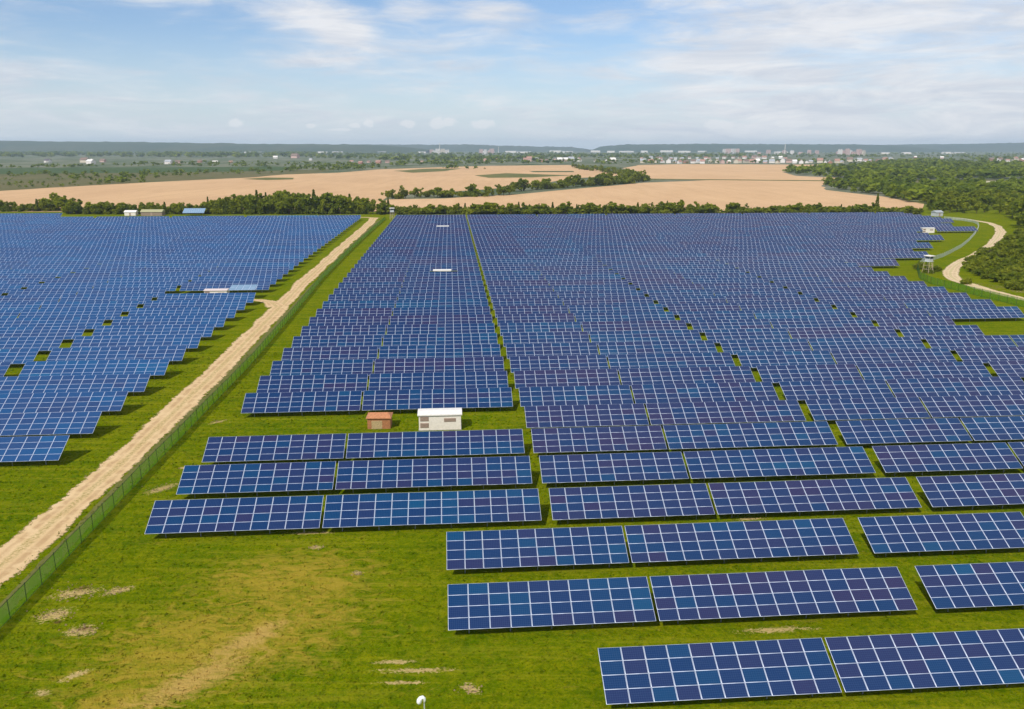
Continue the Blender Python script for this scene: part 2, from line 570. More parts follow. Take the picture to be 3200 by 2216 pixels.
poly_sheet('scrub_field', [(-260, 392), (300, 389), (640, 383), (760, 381), (700, 392), (330, 416), (0, 434), (-260, 445)], M_scrub, 0.04,
           'brownish scrub field between the wheat and the green crop, left', 'field')
poly_sheet('green_field', [(-300, 379), (0, 379), (480, 376), (700, 375), (640, 384), (420, 388), (0, 392), (-300, 394)], M_green, 0.07,
           'long dark green crop field beyond the scrub on the left', 'field')
poly_sheet('stubble_field', [(-300, 337.6), (60, 337.6), (420, 339.5), (420, 340.6), (60, 339.8), (-300, 339.8)], M_pale, 0.05,
           'thin pale field strip at the foot of the far hills, left', 'field')
poly_sheet('wheat_field', [(-260, 447), (0, 430), (110, 423), (330, 411), (470, 404), (560, 400), (640, 393), (760, 389), (860, 381), (1010, 376), (1100, 373.5), (1280, 371.5),
                           (1330, 379), (1420, 394), (1300, 401), (1160, 421), (960, 436), (870, 441), (858, 462), (858, 477), (-260, 477)], M_wheat, 0.06,
           'broad ripe wheat field behind the hedge, left half of the view', 'field')
poly_sheet('wheat_field', [(872, 477), (872, 449), (1000, 447), (1160, 438), (1300, 425), (1450, 411.5), (1600, 405.5), (1900, 407.5), (1850, 417), (1860, 428), (1990, 443),
                           (2080, 459), (2070, 481), (1700, 477)], M_wheat2, 0.06,
           'ripe wheat field right behind the low hedge, right half of the view', 'field')
poly_sheet('wheat_field', [(1400, 379), (1440, 371.5), (1540, 369.5), (1880, 371), (1830, 379), (1760, 387), (1790, 396), (1895, 401), (1900, 406.6), (1600, 404.4), (1456, 402), (1445, 388)],
           M_wheat2, 0.06, 'farther ripe wheat field in front of the village', 'field')
poly_sheet('grass_strip', [(545, 403), (600, 400), (662, 400.5), (660, 404), (600, 405.5)], M_strip, 0.12, 'olive weedy strip inside the broad wheat field, left one', 'field')
poly_sheet('grass_strip', [(885, 385), (960, 380), (1040, 379.5), (1000, 385.5), (930, 389)], M_strip, 0.12, 'olive weedy corner at the top of the broad wheat field', 'field')
poly_sheet('grass_strip', [(1068, 395), (1140, 390), (1230, 393), (1290, 395), (1200, 399.5), (1100, 400.5)], M_strip, 0.12, 'olive weedy patch in the wheat left of the tree spur', 'field')
poly_sheet('grass_strip', [(1190, 385.4), (1290, 385.2), (1292, 387.6), (1200, 387.8)], M_green, 0.12, 'narrow dark green bar across the upper wheat', 'field')
poly_sheet('farm_road', [(1450, 402.9), (1600, 403.8), (1900, 406.6), (1900, 408.4), (1600, 405.6), (1450, 404.6)], M_strip, 0.14, 'thin dark field road dividing the two right wheat fields', 'road')
poly_sheet('clearing', [(1960, 408), (2100, 404.5), (2340, 405), (2340, 414), (2200, 414.5), (2030, 413.5)], M_scrub, 0.10, 'tan clearing beyond the right wood', 'field')
poly_sheet('clearing', [(2170, 410.5), (2230, 407.5), (2320, 408.5), (2290, 412), (2210, 412.8)], M_pale, 0.16, 'pale bare strip in the clearing beyond the wood', 'field')
poly_sheet('soil_bank', [(2130, 625), (2180, 634), (2240, 643), (2330, 655), (2330, 662), (2260, 656), (2200, 646)], M_soil, 0.03, 'brown bare soil bank above the sandy path', 'ground', False)


def ribbon(name, pts, mat, lift, label, cat, edge=0.25, step=0.6):
    """road ribbon: pts = (x, y, width); ragged edges"""
    pts = np.array(pts, float)
    seg = np.linalg.norm(np.diff(pts[:, :2], axis=0), axis=1)
    s = np.concatenate([[0], np.cumsum(seg)])
    n = int(s[-1] / step)
    t = np.linspace(0, s[-1], n)
    # smooth centre line
    c = np.stack([np.interp(t, s, pts[:, i]) for i in range(3)], 1)
    k = max(3, int(6 / step) | 1)
    ker = np.hanning(k + 2)[1:-1]
    ker /= ker.sum()
    pad = np.concatenate([np.repeat(c[:1], k // 2, 0), c, np.repeat(c[-1:], k // 2, 0)])
    c = np.stack([np.convolve(pad[:, i], ker, 'valid') for i in range(3)], 1)
    d = np.gradient(c[:, :2], axis=0)
    d /= np.linalg.norm(d, axis=1)[:, None] + 1e-9
    nrm = np.stack([d[:, 1], -d[:, 0]], 1)

    def wob():
        a = rng.normal(0, 1, n + 20)
        return (np.convolve(a, np.ones(3) / 3, 'same') * 0.6 + np.convolve(a, np.ones(15) / 15, 'same') * 1.6)[10:n + 10]
    hw = c[:, 2] / 2 * 1.12
    L = c[:, :2] - nrm * (hw + edge * wob())[:, None]
    Rr = c[:, :2] + nrm * (hw + edge * wob())[:, None]
    M = c[:, :2]
    v = []
    for arr in (L, M, Rr):
        z = -SLOPE * np.minimum(arr[:, 1], YB) + lift
        v.append(np.concatenate([arr, z[:, None]], 1))
    i = np.arange(n - 1)
    q = np.concatenate([np.stack([i, i + n, i + n + 1, i + 1], 1), np.stack([i + n, i + 2 * n, i + 2 * n + 1, i + n + 1], 1)])
    uv = np.array([0, .5, 1.0])[q // n]
    uv = np.stack([uv, (q % n) * step], -1)
    me = np_mesh(name, np.concatenate(v), q, [mat], uv=uv)
    return struct(link(name, me), label, cat)


def uvp(u, v, w):
    x, y, _ = UV(u, v)
    return x, y, w


ribbon('dirt_track', [uvp(-44.3, 20, 4.5), uvp(-42.2, 60, 4.5), uvp(-41.1, 79, 4.3), uvp(-40.4, 94, 4.2), uvp(-40.7, 115, 4.1), uvp(-41.0, 151, 4.1), uvp(-42.0, 200, 3.9), uvp(-43.0, 240, 4.3), uvp(-43.2, 320, 4.3), uvp(-43.0, 400, 4.4), uvp(-43.2, 455, 4.6), uvp(-44.0, 474, 5.0)],
       M_track, 0.03, 'straight pale dirt track running between the panel blocks to the hedge', 'track', 0.35)
ribbon('dirt_track', [uvp(-41.0, 471, 4), uvp(-48, 476, 3.5), uvp(-58, 478, 2.5)], M_track, 0.05, 'short branch of the dirt track turning left at the hedge', 'track', 0.2)
ribbon('dirt_track', [uvp(-42.5, 196, 4.5), uvp(-45.5, 203, 3.4), uvp(-49.5, 206.5, 2.2), uvp(-55, 207.5, 1.6)], M_track, 0.045, 'short dirt spur leaving the track towards the pink-roofed cabin', 'track', 0.25)


def crop5(x, y):
    return P(x / 3.712 + 2600, y / 3.712 + 620)


sand = [(1400, 226, 2.2), (1560, 240, 2.4), (1700, 264, 3.0), (1830, 288, 3.6), (1925, 328, 4.0), (1955, 388, 4.0), (1925, 450, 4.0), (1850, 530, 3.6), (1735, 612, 2.8), (1630, 668, 2.8), (1500, 735, 3.6), (1415, 795, 4.0),
        (1370, 855, 4.4), (1372, 905, 4.2), (1440, 950, 3.8), (1560, 990, 3.6), (1800, 1062, 3.6), (2000, 1118, 3.6), (2240, 1172, 3.8), (2600, 1250, 4)]
ribbon('sandy_path', [(*crop5(x, y)[:2], w) for x, y, w in sand], M_sand, 0.035, 'curving pale sandy path beside the wood on the right', 'path', 0.3)
ribbon('grass_verge', [uvp(-37.6, 30, 1.5), uvp(-37.6, 90, 1.5), uvp(-37.9, 150, 1.4), uvp(-39.4, 250, 1.3), uvp(-40, 330, 1.3), uvp(-39.5, 455, 1.4)], M_strip, 0.02, 'yellowish grass verge between the dirt track and the green fence', 'grass', 0.2)

# ------------------------------------------------------------------ solar tables
TILT = R(28)
CTL, STL = math.cos(TILT), math.sin(TILT)
CLEAR = 0.85
NROW, RP, CPITCH = 4, 1.0, 1.67
PW, PH = 1.65, 0.990


def to_table(a, b, c):
    """panel-plane coordinates -> table coordinates"""
    y = b * CTL - c * STL
    z = b * STL + c * CTL + CLEAR + 2.0 * STL
    return np.stack([a, y, z], -1)


FBX, FBY = 0.035, 0.017                               # frame border


def module_arrays(full=True):
    """verts (a,b,c) and quads of one module centred on 0"""
    hw, hh = PW / 2, PH / 2
    o = [(-hw, -hh), (hw, -hh), (hw, hh), (-hw, hh)]
    i = [(-hw + FBX, -hh + FBY), (hw - FBX, -hh + FBY), (hw - FBX, hh - FBY), (-hw + FBX, hh - FBY)]
    v = [(x, y, 0.04) for x, y in o] + [(x, y, 0.04) for x, y in i]
    f = [(0, 1, 5, 4), (1, 2, 6, 5), (2, 3, 7, 6), (3, 0, 4, 7)]
    m = [0, 0, 0, 0]
    f.append((4, 5, 6, 7))
    m.append(1)
    if full:
        v += [(x, y, 0.0) for x, y in o]
        f += [(8, 9, 1, 0), (9, 10, 2, 1), (10, 11, 3, 2), (11, 8, 0, 3), (11, 10, 9, 8)]
        m += [0, 0, 0, 0, 2]
    uv = np.zeros((len(f), 4, 2), np.float32)
    uv[4] = [(0, 0), (1, 0), (1, 1), (0, 1)]
    return np.array(v, float), np.array(f), np.array(m), uv


def tints(n_cols, seed):
    """colour of each module: batches of like panels, some odd ones"""
    r = np.random.default_rng(seed)
    t = np.zeros((n_cols, NROW))
    base = 0.36 + r.normal(0, 0.08)
    for j in range(NROW):
        cur = base
        for i in range(n_cols):
            if r.random() < 0.4:
                cur = base + r.choice([-0.20, -0.10, 0.0, 0.03, 0.08, 0.19], p=[.12, .18, .26, .18, .15, .11])
            t[i, j] = np.clip(cur + r.normal(0, 0.05), 0, 1)
    return t


def array_arrays(ncols, seed, full=False):
    mv, mf, mm, muv = module_arrays(full)
    tt = tints(ncols, seed)
    V, F, MI, U, T = [], [], [], [], []
    b0 = 0
    r = np.random.default_rng(seed + 99)
    for i in range(ncols):
        for j in range(NROW):
            a = (i - (ncols - 1) / 2) * CPITCH
            b = (j - (NROW - 1) / 2) * RP
            w = mv.copy()
            # slight unevenness of the rack
            w[:, 2] += r.normal(0, 0.004) + 0.012 * math.sin(i * 0.7 + seed)
            V.append(to_table(w[:, 0] + a, w[:, 1] + b, w[:, 2]))
            F.append(mf + b0)
            MI.append(mm)
            U.append(muv)
            T.append(np.full(len(mf), tt[i, j]))
            b0 += len(mv)
    return np.concatenate(V), np.concatenate(F), np.concatenate(MI), np.concatenate(U), np.concatenate(T)


def post_xs(ncols):
    L = ncols * CPITCH
    n = max(2, round(L / 3.6))
    return [-L / 2 + L * (k + 0.5) / n for k in range(n)]


def frame_mesh(ncols, with_posts):
    mb = MB()
    L = ncols * CPITCH - 0.06
    for b in (-1.5, -0.5, 0.5, 1.5):            # purlins under the module rows
        p = to_table(np.array([-L / 2, L / 2]), np.array([b, b]), np.array([-0.06, -0.06]))
        mb.bar(p[0], p[1], 0.035, 4)
    for x in post_xs(ncols):
        p = to_table(np.array([x, x]), np.array([-1.75, 1.75]), np.array([-0.14, -0.14]))
        mb.bar(p[0], p[1], 0.05, 4)
        if with_posts:
            for s in (-1, 1):
                q = to_table(np.array([x]), np.array([s * 1.15]), np.array([-0.18]))[0]
                mb.bar((x, q[1], -0.1), q, 0.05, 4)
    return mb.mesh('support_frame', M_steel)


def post_mesh(s):
    mb = MB()
    q = to_table(np.array([0.0]), np.array([s * 1.15]), np.array([-0.19]))[0]
    mb.bar((0, q[1], -0.1), q, 0.055, 6)
    return mb.mesh('post', M_steel)


POST = {s: post_mesh(s) for s in (-1, 1)}
M_cellL = make_cell_mat('sky_sheen_solar_cells', (0.16, 0.26, 0.36), (0.19, 0.30, 0.42), (0.22, 0.34, 0.46), (0.30, 0.40, 0.48))  # paler cells: bright sky reflection put into the base colour
_frames, _arrays, _panels = {}, {}, {}


def get_frame(n, posts):
    if (n, posts) not in _frames:
        _frames[(n, posts)] = frame_mesh(n, posts)
    return _frames[(n, posts)]


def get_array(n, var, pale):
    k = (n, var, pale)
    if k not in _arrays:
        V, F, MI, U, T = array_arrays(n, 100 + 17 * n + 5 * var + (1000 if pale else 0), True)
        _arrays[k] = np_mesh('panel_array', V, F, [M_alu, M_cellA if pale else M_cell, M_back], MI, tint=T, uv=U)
    return _arrays[k]


def sheen_array(n):
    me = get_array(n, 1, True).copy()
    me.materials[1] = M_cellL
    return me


def get_panel(level, pale):
    k = (level, pale)
    if k not in _panels:
        mv, mf, mm, muv = module_arrays(True)
        V = np.stack([mv[:, 0], mv[:, 1] * CTL - mv[:, 2] * STL, mv[:, 1] * STL + mv[:, 2] * CTL], -1)
        _panels[k] = np_mesh('panel', V, mf, [M_alu, M_cellA if pale else M_cell, M_back], mm, tint=np.full(len(mf), level / 14.0), uv=muv)
    return _panels[k]


# ---- where the tables stand: (u0, u1, v_top, ncols, block, col index, row, pale)
TABLES = []
PAIR = 23 * CPITCH
AISLE = 1.45


def add_table(u0, ncols, vtop, block, part, row, pale=False, pitch=CPITCH, flat=False):
    TABLES.append(dict(u0=u0, n=ncols, v=vtop, block=block, part=part, row=row, pale=pale, pitch=pitch, flat=flat))


def vrow(k):
    return 76.7 + 9.28 * (k - 4)


# foremost three rows, offset from the rest
add_table(9.8, 10, 48.9, 'F', 'only', 1, pitch=1.632)
add_table(26.35, 13, 48.9, 'F', 'only', 1, pitch=1.632)
add_table(-0.77, 10, 58.3, 'F', 'only', 2, pitch=1.637)
add_table(15.85, 13, 58.3, 'F', 'only', 2, pitch=1.632)
add_table(38.62, 10, 58.3, 'F', 'only', 2, pitch=1.637)
add_table(-0.9, 10, 67.6, 'F', 'only', 3, pitch=1.640)
add_table(15.75, 13, 67.6, 'F', 'only', 3, pitch=1.628)
add_table(38.4, 10, 67.6, 'F', 'only', 3, pitch=1.640)
CABIN_ROWS = {22: (-6.2, 0.9), 38: (-7.2, 0.0)}     # rows of the middle block with a cabin standing in them


def pair(u0, k, v, block, pale=False, umax=1e9, umin=-1e9, hole=None):
    segs = [(u0, 10, 'ten'), (u0 + 10 * CPITCH + 0.28, 13, 'thirteen')]
    for s, n, part in segs:
        e = s + n * CPITCH
        if e > umax + 0.6 or s < umin - 0.6:
            continue
        if hole and s < hole[1] and e > hole[0]:
            nl = int((hole[0] - s) / CPITCH)
            nr = int((e - hole[1]) / CPITCH)
            if nl > 0:
                add_table(s, nl, v, block, part + '_l', k, pale)
            if nr > 0:
                add_table(e - nr * CPITCH, nr, v, block, part + '_r', k, pale)
            continue
        add_table(s, n, v, block, part, k, pale)


RIGHT = {12: 107.5, 13: 107.5, 21: 129, 22: 129, 23: 148, 24: 148, 25: 169, 26: 169, 27: 169, 28: 187.5, 29: 187.5, 30: 187.5, 31: 209, 32: 209, 33: 209, 34: 209, 35: 209, 36: 227.5, 37: 249.5, 38: 249.5, 39: 249.5}
for k in range(4, 46):
    v = vrow(k)
    umax = 400.0
    if k in RIGHT:
        umax = RIGHT[k]
    elif 14 <= k <= 20:
        umax = 129.5
    elif k >= 40:
        umax = 268
    if k != 7:
        pair(-30.1, k, v, 'B', hole=CABIN_ROWS.get(k))
    for b in range(0, 8):
        u0 = 9.7 + b * (PAIR + AISLE)
        hole = (221.0, 227.5) if (k == 35 and b == 5) else None
        if k == 35 and b == 5:
            umax = 249
        pair(u0, k, v, 'CDEGHIJK'[b], umax=umax, hole=hole)


def a_edge(v):
    return -47.4 - 2.4 * min(1, max(0, (v - 110) / 160))


for k in range(0, 39):
    v = 97.2 + 9.5 * k
    e = a_edge(v)
    if k == 12:
        add_table(-57.0, 4, v, 'A', 'short', k, True, flat=True)
    elif k == 24:
        add_table(e - 7 * CPITCH, 7, v, 'A', 'end', k, True)
    else:
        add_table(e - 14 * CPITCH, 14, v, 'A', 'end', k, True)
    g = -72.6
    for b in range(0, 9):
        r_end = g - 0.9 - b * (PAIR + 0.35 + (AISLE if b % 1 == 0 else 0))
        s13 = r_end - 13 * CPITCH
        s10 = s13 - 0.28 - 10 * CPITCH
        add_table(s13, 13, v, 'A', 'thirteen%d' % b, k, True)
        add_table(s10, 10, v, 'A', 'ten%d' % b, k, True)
for k in range(39, 42):
    v = 97.2 + 9.5 * k
    for b in range(0, 5):
        add_table(-215 - (b + 1) * (PAIR + 0.3) - 8, 23, v, 'A', 'far%d' % b, k, True)

# keep what the view can hold, rank by size in the picture
vis = []
for t in TABLES:
    L = t['n'] * t['pitch']
    x, y, z = UV(t['u0'] + L / 2, t['v'] - 1.77)
    t['c'] = (x, y, z)
    xa, ya, da = pix(*(lambda q: (q[0], q[1], q[2] + 1.5))(UV(t['u0'], t['v'] - 1.77)))
    xb, yb, db = pix(*(lambda q: (q[0], q[1], q[2] + 1.5))(UV(t['u0'] + L, t['v'] - 1.77)))
    lo, hi = max(min(xa, xb), 0), min(max(xa, xb), 3200)
    if hi - lo < 4 and not (-120 < xb and xa < 3320):
        continue
    t['area'] = max(0, hi - lo) * 4.0 * FPX / da * 0.5
    t['vis'] = hi - lo > 6
    vis.append(t)
vis.sort(key=lambda t: -t['area'])
NEAR = [t for t in vis if t['flat']] + [t for t in vis if t['vis'] and not t['flat']][:297]
near_ids = {id(t) for t in NEAR}
REST = [t for t in vis if id(t) not in near_ids]

NUMW = {4: 'four', 5: 'five', 6: 'six', 7: 'seven', 8: 'eight', 9: 'nine', 10: 'ten', 13: 'thirteen', 14: 'fourteen', 23: 'twenty-three', 3: 'three', 2: 'two'}
FRONT_LABELS = ['foremost ten-column blue solar table, beside the open grass at the bottom',
                'foremost thirteen-column blue solar table, cut by the lower right edge',
                'ten-column blue solar table at the left end of the second row from the front',
                'thirteen-column blue solar table in the middle of the second row from the front',
                'blue solar table cut by the frame at the right of the second row',
                'ten-column blue solar table at the left end of the third row from the front',
                'thirteen-column blue solar table in the middle of the third row from the front',
                'blue solar table cut by the frame at the right of the third row']


def table_label(t):
    b, p, k, n = t['block'], t['part'], t['row'], NUMW.get(t['n'], str(t['n']))
    if b == 'F':
        return FRONT_LABELS[[x for x in TABLES if x['block'] == 'F'].index(t)]
    if b == 'A':
        r = ordn(k + 1)
        if p == 'end':
            return f'pale blue solar table ending beside the dirt track, {r} row from the front'
        if p == 'short':
            return 'short light blue solar table lying flatter beside the pink-roofed cabin by the track'
        side = 'thirteen' if p.startswith('thirteen') else 'ten'
        i = int(p[len(side):]) if p.startswith(side) else 0
        m = i * 2 + (1 if side == 'thirteen' else 2)
        return f'pale blue {side}-column table, {ordn(m)} left of the dark grass gaps, {r} row'
    kk = k - 3
    if b == 'B':
        if k < 7:
            w = 'left' if p == 'ten' else 'right'
            return f'blue {n}-column solar table, {w} of its pair, {["", "nearest", "second", "third"][kk]} row before the white cabin'
        r = ordn(k - 7)
        if p.endswith('_l') or p.endswith('_r'):
            return f'short blue solar table {"left" if p.endswith("_l") else "right"} of a white cabin, {r} row behind the nearest cabin'
        if p == 'ten':
            return f'ten-column blue solar table nearest the green fence, {r} row behind the white cabin'
        return f'thirteen-column blue solar table left of the narrow aisle, {r} row behind the white cabin'
    pl = {('C', 'ten'): 'right of the narrow grass aisle', ('C', 'thirteen'): 'left of the first grass gaps', ('D', 'ten'): 'right of the first grass gaps',
          ('D', 'thirteen'): 'left of the second grass gaps', ('E', 'ten'): 'right of the second grass gaps', ('E', 'thirteen'): 'two right of the second grass gaps'}.get((b, p))
    if pl is None:
        pl = 'far right of the second grass gaps'
    return f'blue {n}-column solar table {pl}, {ordn(kk)} row from the front'


def build_table(t, detailed):
    x, y, z = t['c']
    r = link('solar_table', None, loc=(x, y, z), rz=TH)
    r.empty_display_size = 0.5
    sx = t['pitch'] / CPITCH
    r.scale = (sx, 1, 1)
    tag(r, table_label(t), 'solar table', 'solar tables standing in rows on the meadow')
    n = t['n']
    if detailed:
        tt = tints(n, int(rng.integers(1e6)))
        for i in range(n):
            for j in range(NROW):
                a = (i - (n - 1) / 2) * CPITCH
                b = (j - (NROW - 1) / 2) * RP
                q = to_table(np.array(a), np.array(b), np.array(0.010 * math.sin(i * .8 + y)))
                lv = int(np.clip(round(tt[i, j] * 14), 0, 14))
                o = link('panel', get_panel(lv, t['pale']), r, loc=tuple(q))
        link('support_frame', get_frame(n, False), r)
        for px in post_xs(n):
            for s in (-1, 1):
                link('post', POST[s], r, loc=(px, 0, 0))
    else:
        o = link('panel_array', sheen_array(n) if t['flat'] else get_array(n, int(rng.integers(6)), t['pale']), r)
        f = link('support_frame', get_frame(n, True), r)
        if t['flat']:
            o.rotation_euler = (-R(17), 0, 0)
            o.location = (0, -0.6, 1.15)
    return r


DETAIL = [t for t in NEAR if t['block'] in 'F' or (t['block'] in 'BCD' and t['row'] <= 8 and t['area'] > 15000) or (t['block'] == 'A' and t['row'] <= 2 and t['area'] > 9000)]
det_ids = {id(t) for t in DETAIL}
for t in NEAR:
    build_table(t, id(t) in det_ids)


def rest_tables():
    V, F, MI, U, T = [], [], [], [], []
    b0 = 0
    cache = {}
    for t in REST:
        key = (t['n'], int(rng.integers(6)), t['pale'])
        if key not in cache:
            cache[key] = array_arrays(t['n'], 300 + key[1] * 13 + t['n'], False)
        v, f, m, u, tt = cache[key]
        x, y, z = t['c']
        w = np.stack([v[:, 0] * CT - v[:, 1] * ST + x, v[:, 0] * ST + v[:, 1] * CT + y, v[:, 2] + z], -1)
        V.append(w)
        F.append(f + b0)
        MI.append(np.where(m == 1, 2 if t['pale'] else 1, 0))
        U.append(u)
        T.append(np.clip(tt + rng.normal(0, 0.11), 0, 1))
        b0 += len(v)
        # posts as thin four-sided legs
        for px in post_xs(t['n']):
            for s in (-1, 1):
                q = to_table(np.array(px), np.array(s * 1.15), np.array(0.0))
                h = 0.06
                lv = np.array([(px + a * h, q[1] + b * h, zz) for zz in (-0.1, q[2]) for a, b in ((-1, -1), (1, -1), (1, 1), (-1, 1))])
                w = np.stack([lv[:, 0] * CT - lv[:, 1] * ST + x, lv[:, 0] * ST + lv[:, 1] * CT + y, lv[:, 2] + z], -1)
                V.append(w)
                F.append(np.array([(0, 1, 5, 4), (1, 2, 6, 5), (2, 3, 7, 6), (3, 0, 4, 7)]) + b0)
                MI.append(np.full(4, 3))
                U.append(np.zeros((4, 4, 2), np.float32))
                T.append(np.zeros(4))
                b0 += 8
    me = np_mesh('far_solar_tables', np.concatenate(V), np.concatenate(F), [M_alu, M_cell, M_cellA, M_steel], np.concatenate(MI), tint=np.concatenate(T), uv=np.concatenate(U))
    o = link('solar_tables', me)
    tag(o, 'mass of distant blue solar tables filling the rear of the farm', 'solar tables', None, 'stuff')


rest_tables()


# ------------------------------------------------------------------ cabins, hut, towers, lamp
def cabin_meshes(w, d, h):
    mb = MB()
    mb.box(-w / 2, w / 2, -d / 2, d / 2, 0.12, h)
    body = mb.mesh('wall', M_white)
    mb = MB()
    mb.box(-w / 2 - .06, w / 2 + .06, -d / 2 - .05, d / 2 + .05, -0.1, 0.12)
    base = mb.mesh('plinth', plain('grey_concrete', (0.35, 0.33, 0.30), 0.9))
    mb = MB()
    o = 0.16
    x0, x1, y0, y1 = -w / 2 - o, w / 2 + o, -d / 2 - o, d / 2 + o
    za, zb, zc = h, h + 0.20, h + 0.42
    vs = [(x0, y0, za), (x1, y0, za), (x1, y1, za), (x0, y1, za), (x0, y0, zb), (x1, y0, zb), (x1, y1, zb), (x0, y1, zb), (x0, 0, zc), (x1, 0, zc)]
    fs = [(3, 2, 1, 0), (0, 1, 5, 4), (2, 3, 7, 6), (4, 5, 9, 8), (6, 7, 8, 9), (0, 4, 8, 7, 3), (1, 2, 6, 9, 5)]
    mb.add(vs, fs)
    roof = mb.mesh('roof', M_whiteroof)
    return body, base, roof


def louvre(w, h):
    mb = MB()
    mb.box(-w / 2, w / 2, -0.03, 0.0, 0, h)
    n = int(h / 0.12)
    for i in range(n):
        z = 0.04 + i * (h - 0.08) / n
        mb.box(-w / 2 + .03, w / 2 - .03, -0.06, -0.03, z, z + 0.07)
    return mb.mesh('louvre', M_vent)


CB = cabin_meshes(5.7, 2.5, 2.75)
LV1, LV2 = louvre(1.15, 0.85), louvre(1.6, 0.65)
_mb = MB()
_mb.box(-.5, .5, -.045, 0, 0, 2.0)
DOOR = _mb.mesh('door', M_white)


def cabin(u, v, label, rz=0.0, s=1.0, roofmat=None):
    x, y, z = UV(u, v)
    r = link('cabin', None, loc=(x, y, z), rz=TH + rz, scale=(s, s, s * .78))
    link('wall', CB[0], r)
    link('plinth', CB[1], r)
    rf = link('roof', CB[2], r)
    if roofmat:
        rf.data = CB[2].copy()
        rf.data.materials[0] = roofmat
    link('louvre', LV1, r, loc=(-2.1, -1.25, 0.55))
    link('louvre', LV1, r, loc=(-2.1, -1.25, 1.75))
    link('louvre', LV2, r, loc=(1.35, -1.25, 1.55))
    tag(r, label, 'cabin', 'white transformer cabins among the panels')
    return r


cabin(-1.9, 104.6, 'white cabin with brown louvres, nearest one, standing beside the orange-roofed hut')
cabin(-2.7, vrow(22) - 1.0, 'white cabin among the rows left of the narrow aisle, middle distance', s=.92)
cabin(-3.6, vrow(38) - 1.0, 'small distant white cabin left of the narrow aisle, far rows')
cabin(224, vrow(35) - 1.0, 'white cabin at the ragged right edge of the panel rows')
M_pinkroof = plain('pinkish_sheet_roof', (0.66, 0.55, 0.52), 0.6)
cabin(-60.6, 97.2 + 9.5 * 12 - 1.2, 'cabin with pinkish pale roof in the gap of the pale panel rows', roofmat=M_pinkroof)
cabin(-62.5, 97.2 + 9.5 * 24 - 1.0, 'tiny pale cabin far back among the pale panel rows by the track', s=.65)


def hut():
    x, y, z = UV(-10.2, 105.6)
    r = link('brick_hut', None, loc=(x, y, z), rz=TH - 0.04, scale=(1, 1, .74))
    w, d, h = 3.1, 2.2, 2.05
    mb = MB()
    mb.box(-w / 2, w / 2, -d / 2, d / 2, -0.1, h)
    link('wall', mb.mesh('wall', M_brick), r)
    mb = MB()
    o = 0.17
    x0, x1, y0, y1 = -w / 2 - o, w / 2 + o, -d / 2 - o, d / 2 + o
    z0, z1, z2 = h, h + 0.14, h + 0.72
    vs = [(x0, y0, z0), (x1, y0, z0), (x1, y1, z0), (x0, y1, z0), (x0, y0, z1), (x1, y0, z1), (x1, y1, z1), (x0, y1, z1), (x0 + .55, 0, z2), (x1 - .55, 0, z2)]
    mb.add(vs, [(3, 2, 1, 0), (0, 1, 5, 4), (1, 2, 6, 5), (2, 3, 7, 6), (3, 0, 4, 7), (4, 5, 9, 8), (6, 7, 8, 9), (5, 6, 9), (7, 4, 8)])
    link('roof', mb.mesh('roof', M_tile), r)
    mb = MB()
    for k in range(9):
        mb.box(-.72 + k * .16, -.66 + k * .16, -.035, 0, 0, 1.62)
    mb.box(-.74, .70, -.05, -.035, .1, .2)
    mb.box(-.74, .70, -.05, -.035, 1.42, 1.52)
    mb.box(-.74, .70, -.012, 0, 0.0, 1.62)
    link('gate', mb.mesh('gate', M_gate), r, loc=(-0.25, -d / 2 - 0.002, 0))
    tag(r, 'small brick hut with an orange tiled roof left of the white cabin', 'hut')


hut()


def tower(loc, rz, label, h=4.4, s=1.0):
    r = link('watchtower', None, loc=loc, rz=rz, scale=(s, s, s))
    a = 1.05
    for sx in (-1, 1):
        for sy in (-1, 1):
            mb = MB()
            mb.bar((sx * (a + .3), sy * (a + .3), -0.1), (sx * a, sy * a, h), 0.11, 6, 0.09)
            link('leg', mb.mesh('leg', M_wood), r)
    mb = MB()
    for z in (1.4, 2.9):
        q = a + .3 - .3 * z / h
        for p1, p2 in (((-q, -q), (q, -q)), ((q, -q), (q, q)), ((q, q), (-q, q)), ((-q, q), (-q, -q))):
            mb.bar((*p1, z), (*p2, z), 0.06, 4)
    mb.bar((-1.3, -1.3, .3), (1.1, -1.15, 2.9), 0.05, 4)
    mb.bar((1.3, -1.3, .3), (-1.1, -1.15, 2.9), 0.05, 4)
    link('brace', mb.mesh('brace', M_wood), r)
    mb = MB()
    mb.box(-a - .25, a + .25, -a - .25, a + .25, h, h + .15)
    link('platform', mb.mesh('platform', M_greypost), r)
    mb = MB()
    mb.box(-a, a, -a, a, h + .15, h + 1.15)
    cb = link('booth', mb.mesh('booth', M_greypost), r)
    mb = MB()
    mb.box(-a + .05, a - .05, -a + .05, a - .05, h + 1.15, h + 2.05)
    link('window', mb.mesh('window', M_glass), cb)
    mb = MB()
    for sx in (-1, 1):
        for sy in (-1, 1):
            mb.box(sx * a - .06, sx * a + .06, sy * a - .06, sy * a + .06, h + 1.15, h + 2.15)
    link('corner_post', mb.mesh('corner_post', M_greypost), cb)
    mb = MB()
    mb.box(-a - .45, a + .45, -a - .45, a + .45, h + 2.15, h + 2.32)
    mb.box(-a - .2, a + .2, -a - .2, a + .2, h + 2.32, h + 2.42)
    link('roof', mb.mesh('roof', M_whiteroof), r)
    mb = MB()
    for sx in (-.25, .25):
        mb.bar((sx, -2.6, -0.1), (sx, -a - .1, h + .1), 0.05, 4)
    for i in range(12):
        t = (i + .5) / 12
        mb.bar((-.25, -2.6 + t * (2.5 - a), t * h), (.25, -2.6 + t * (2.5 - a), t * h), 0.03, 4)
    link('ladder', mb.mesh('ladder', M_wood), r)
    tag(r, label, 'watchtower', 'guard towers at the farm edge')


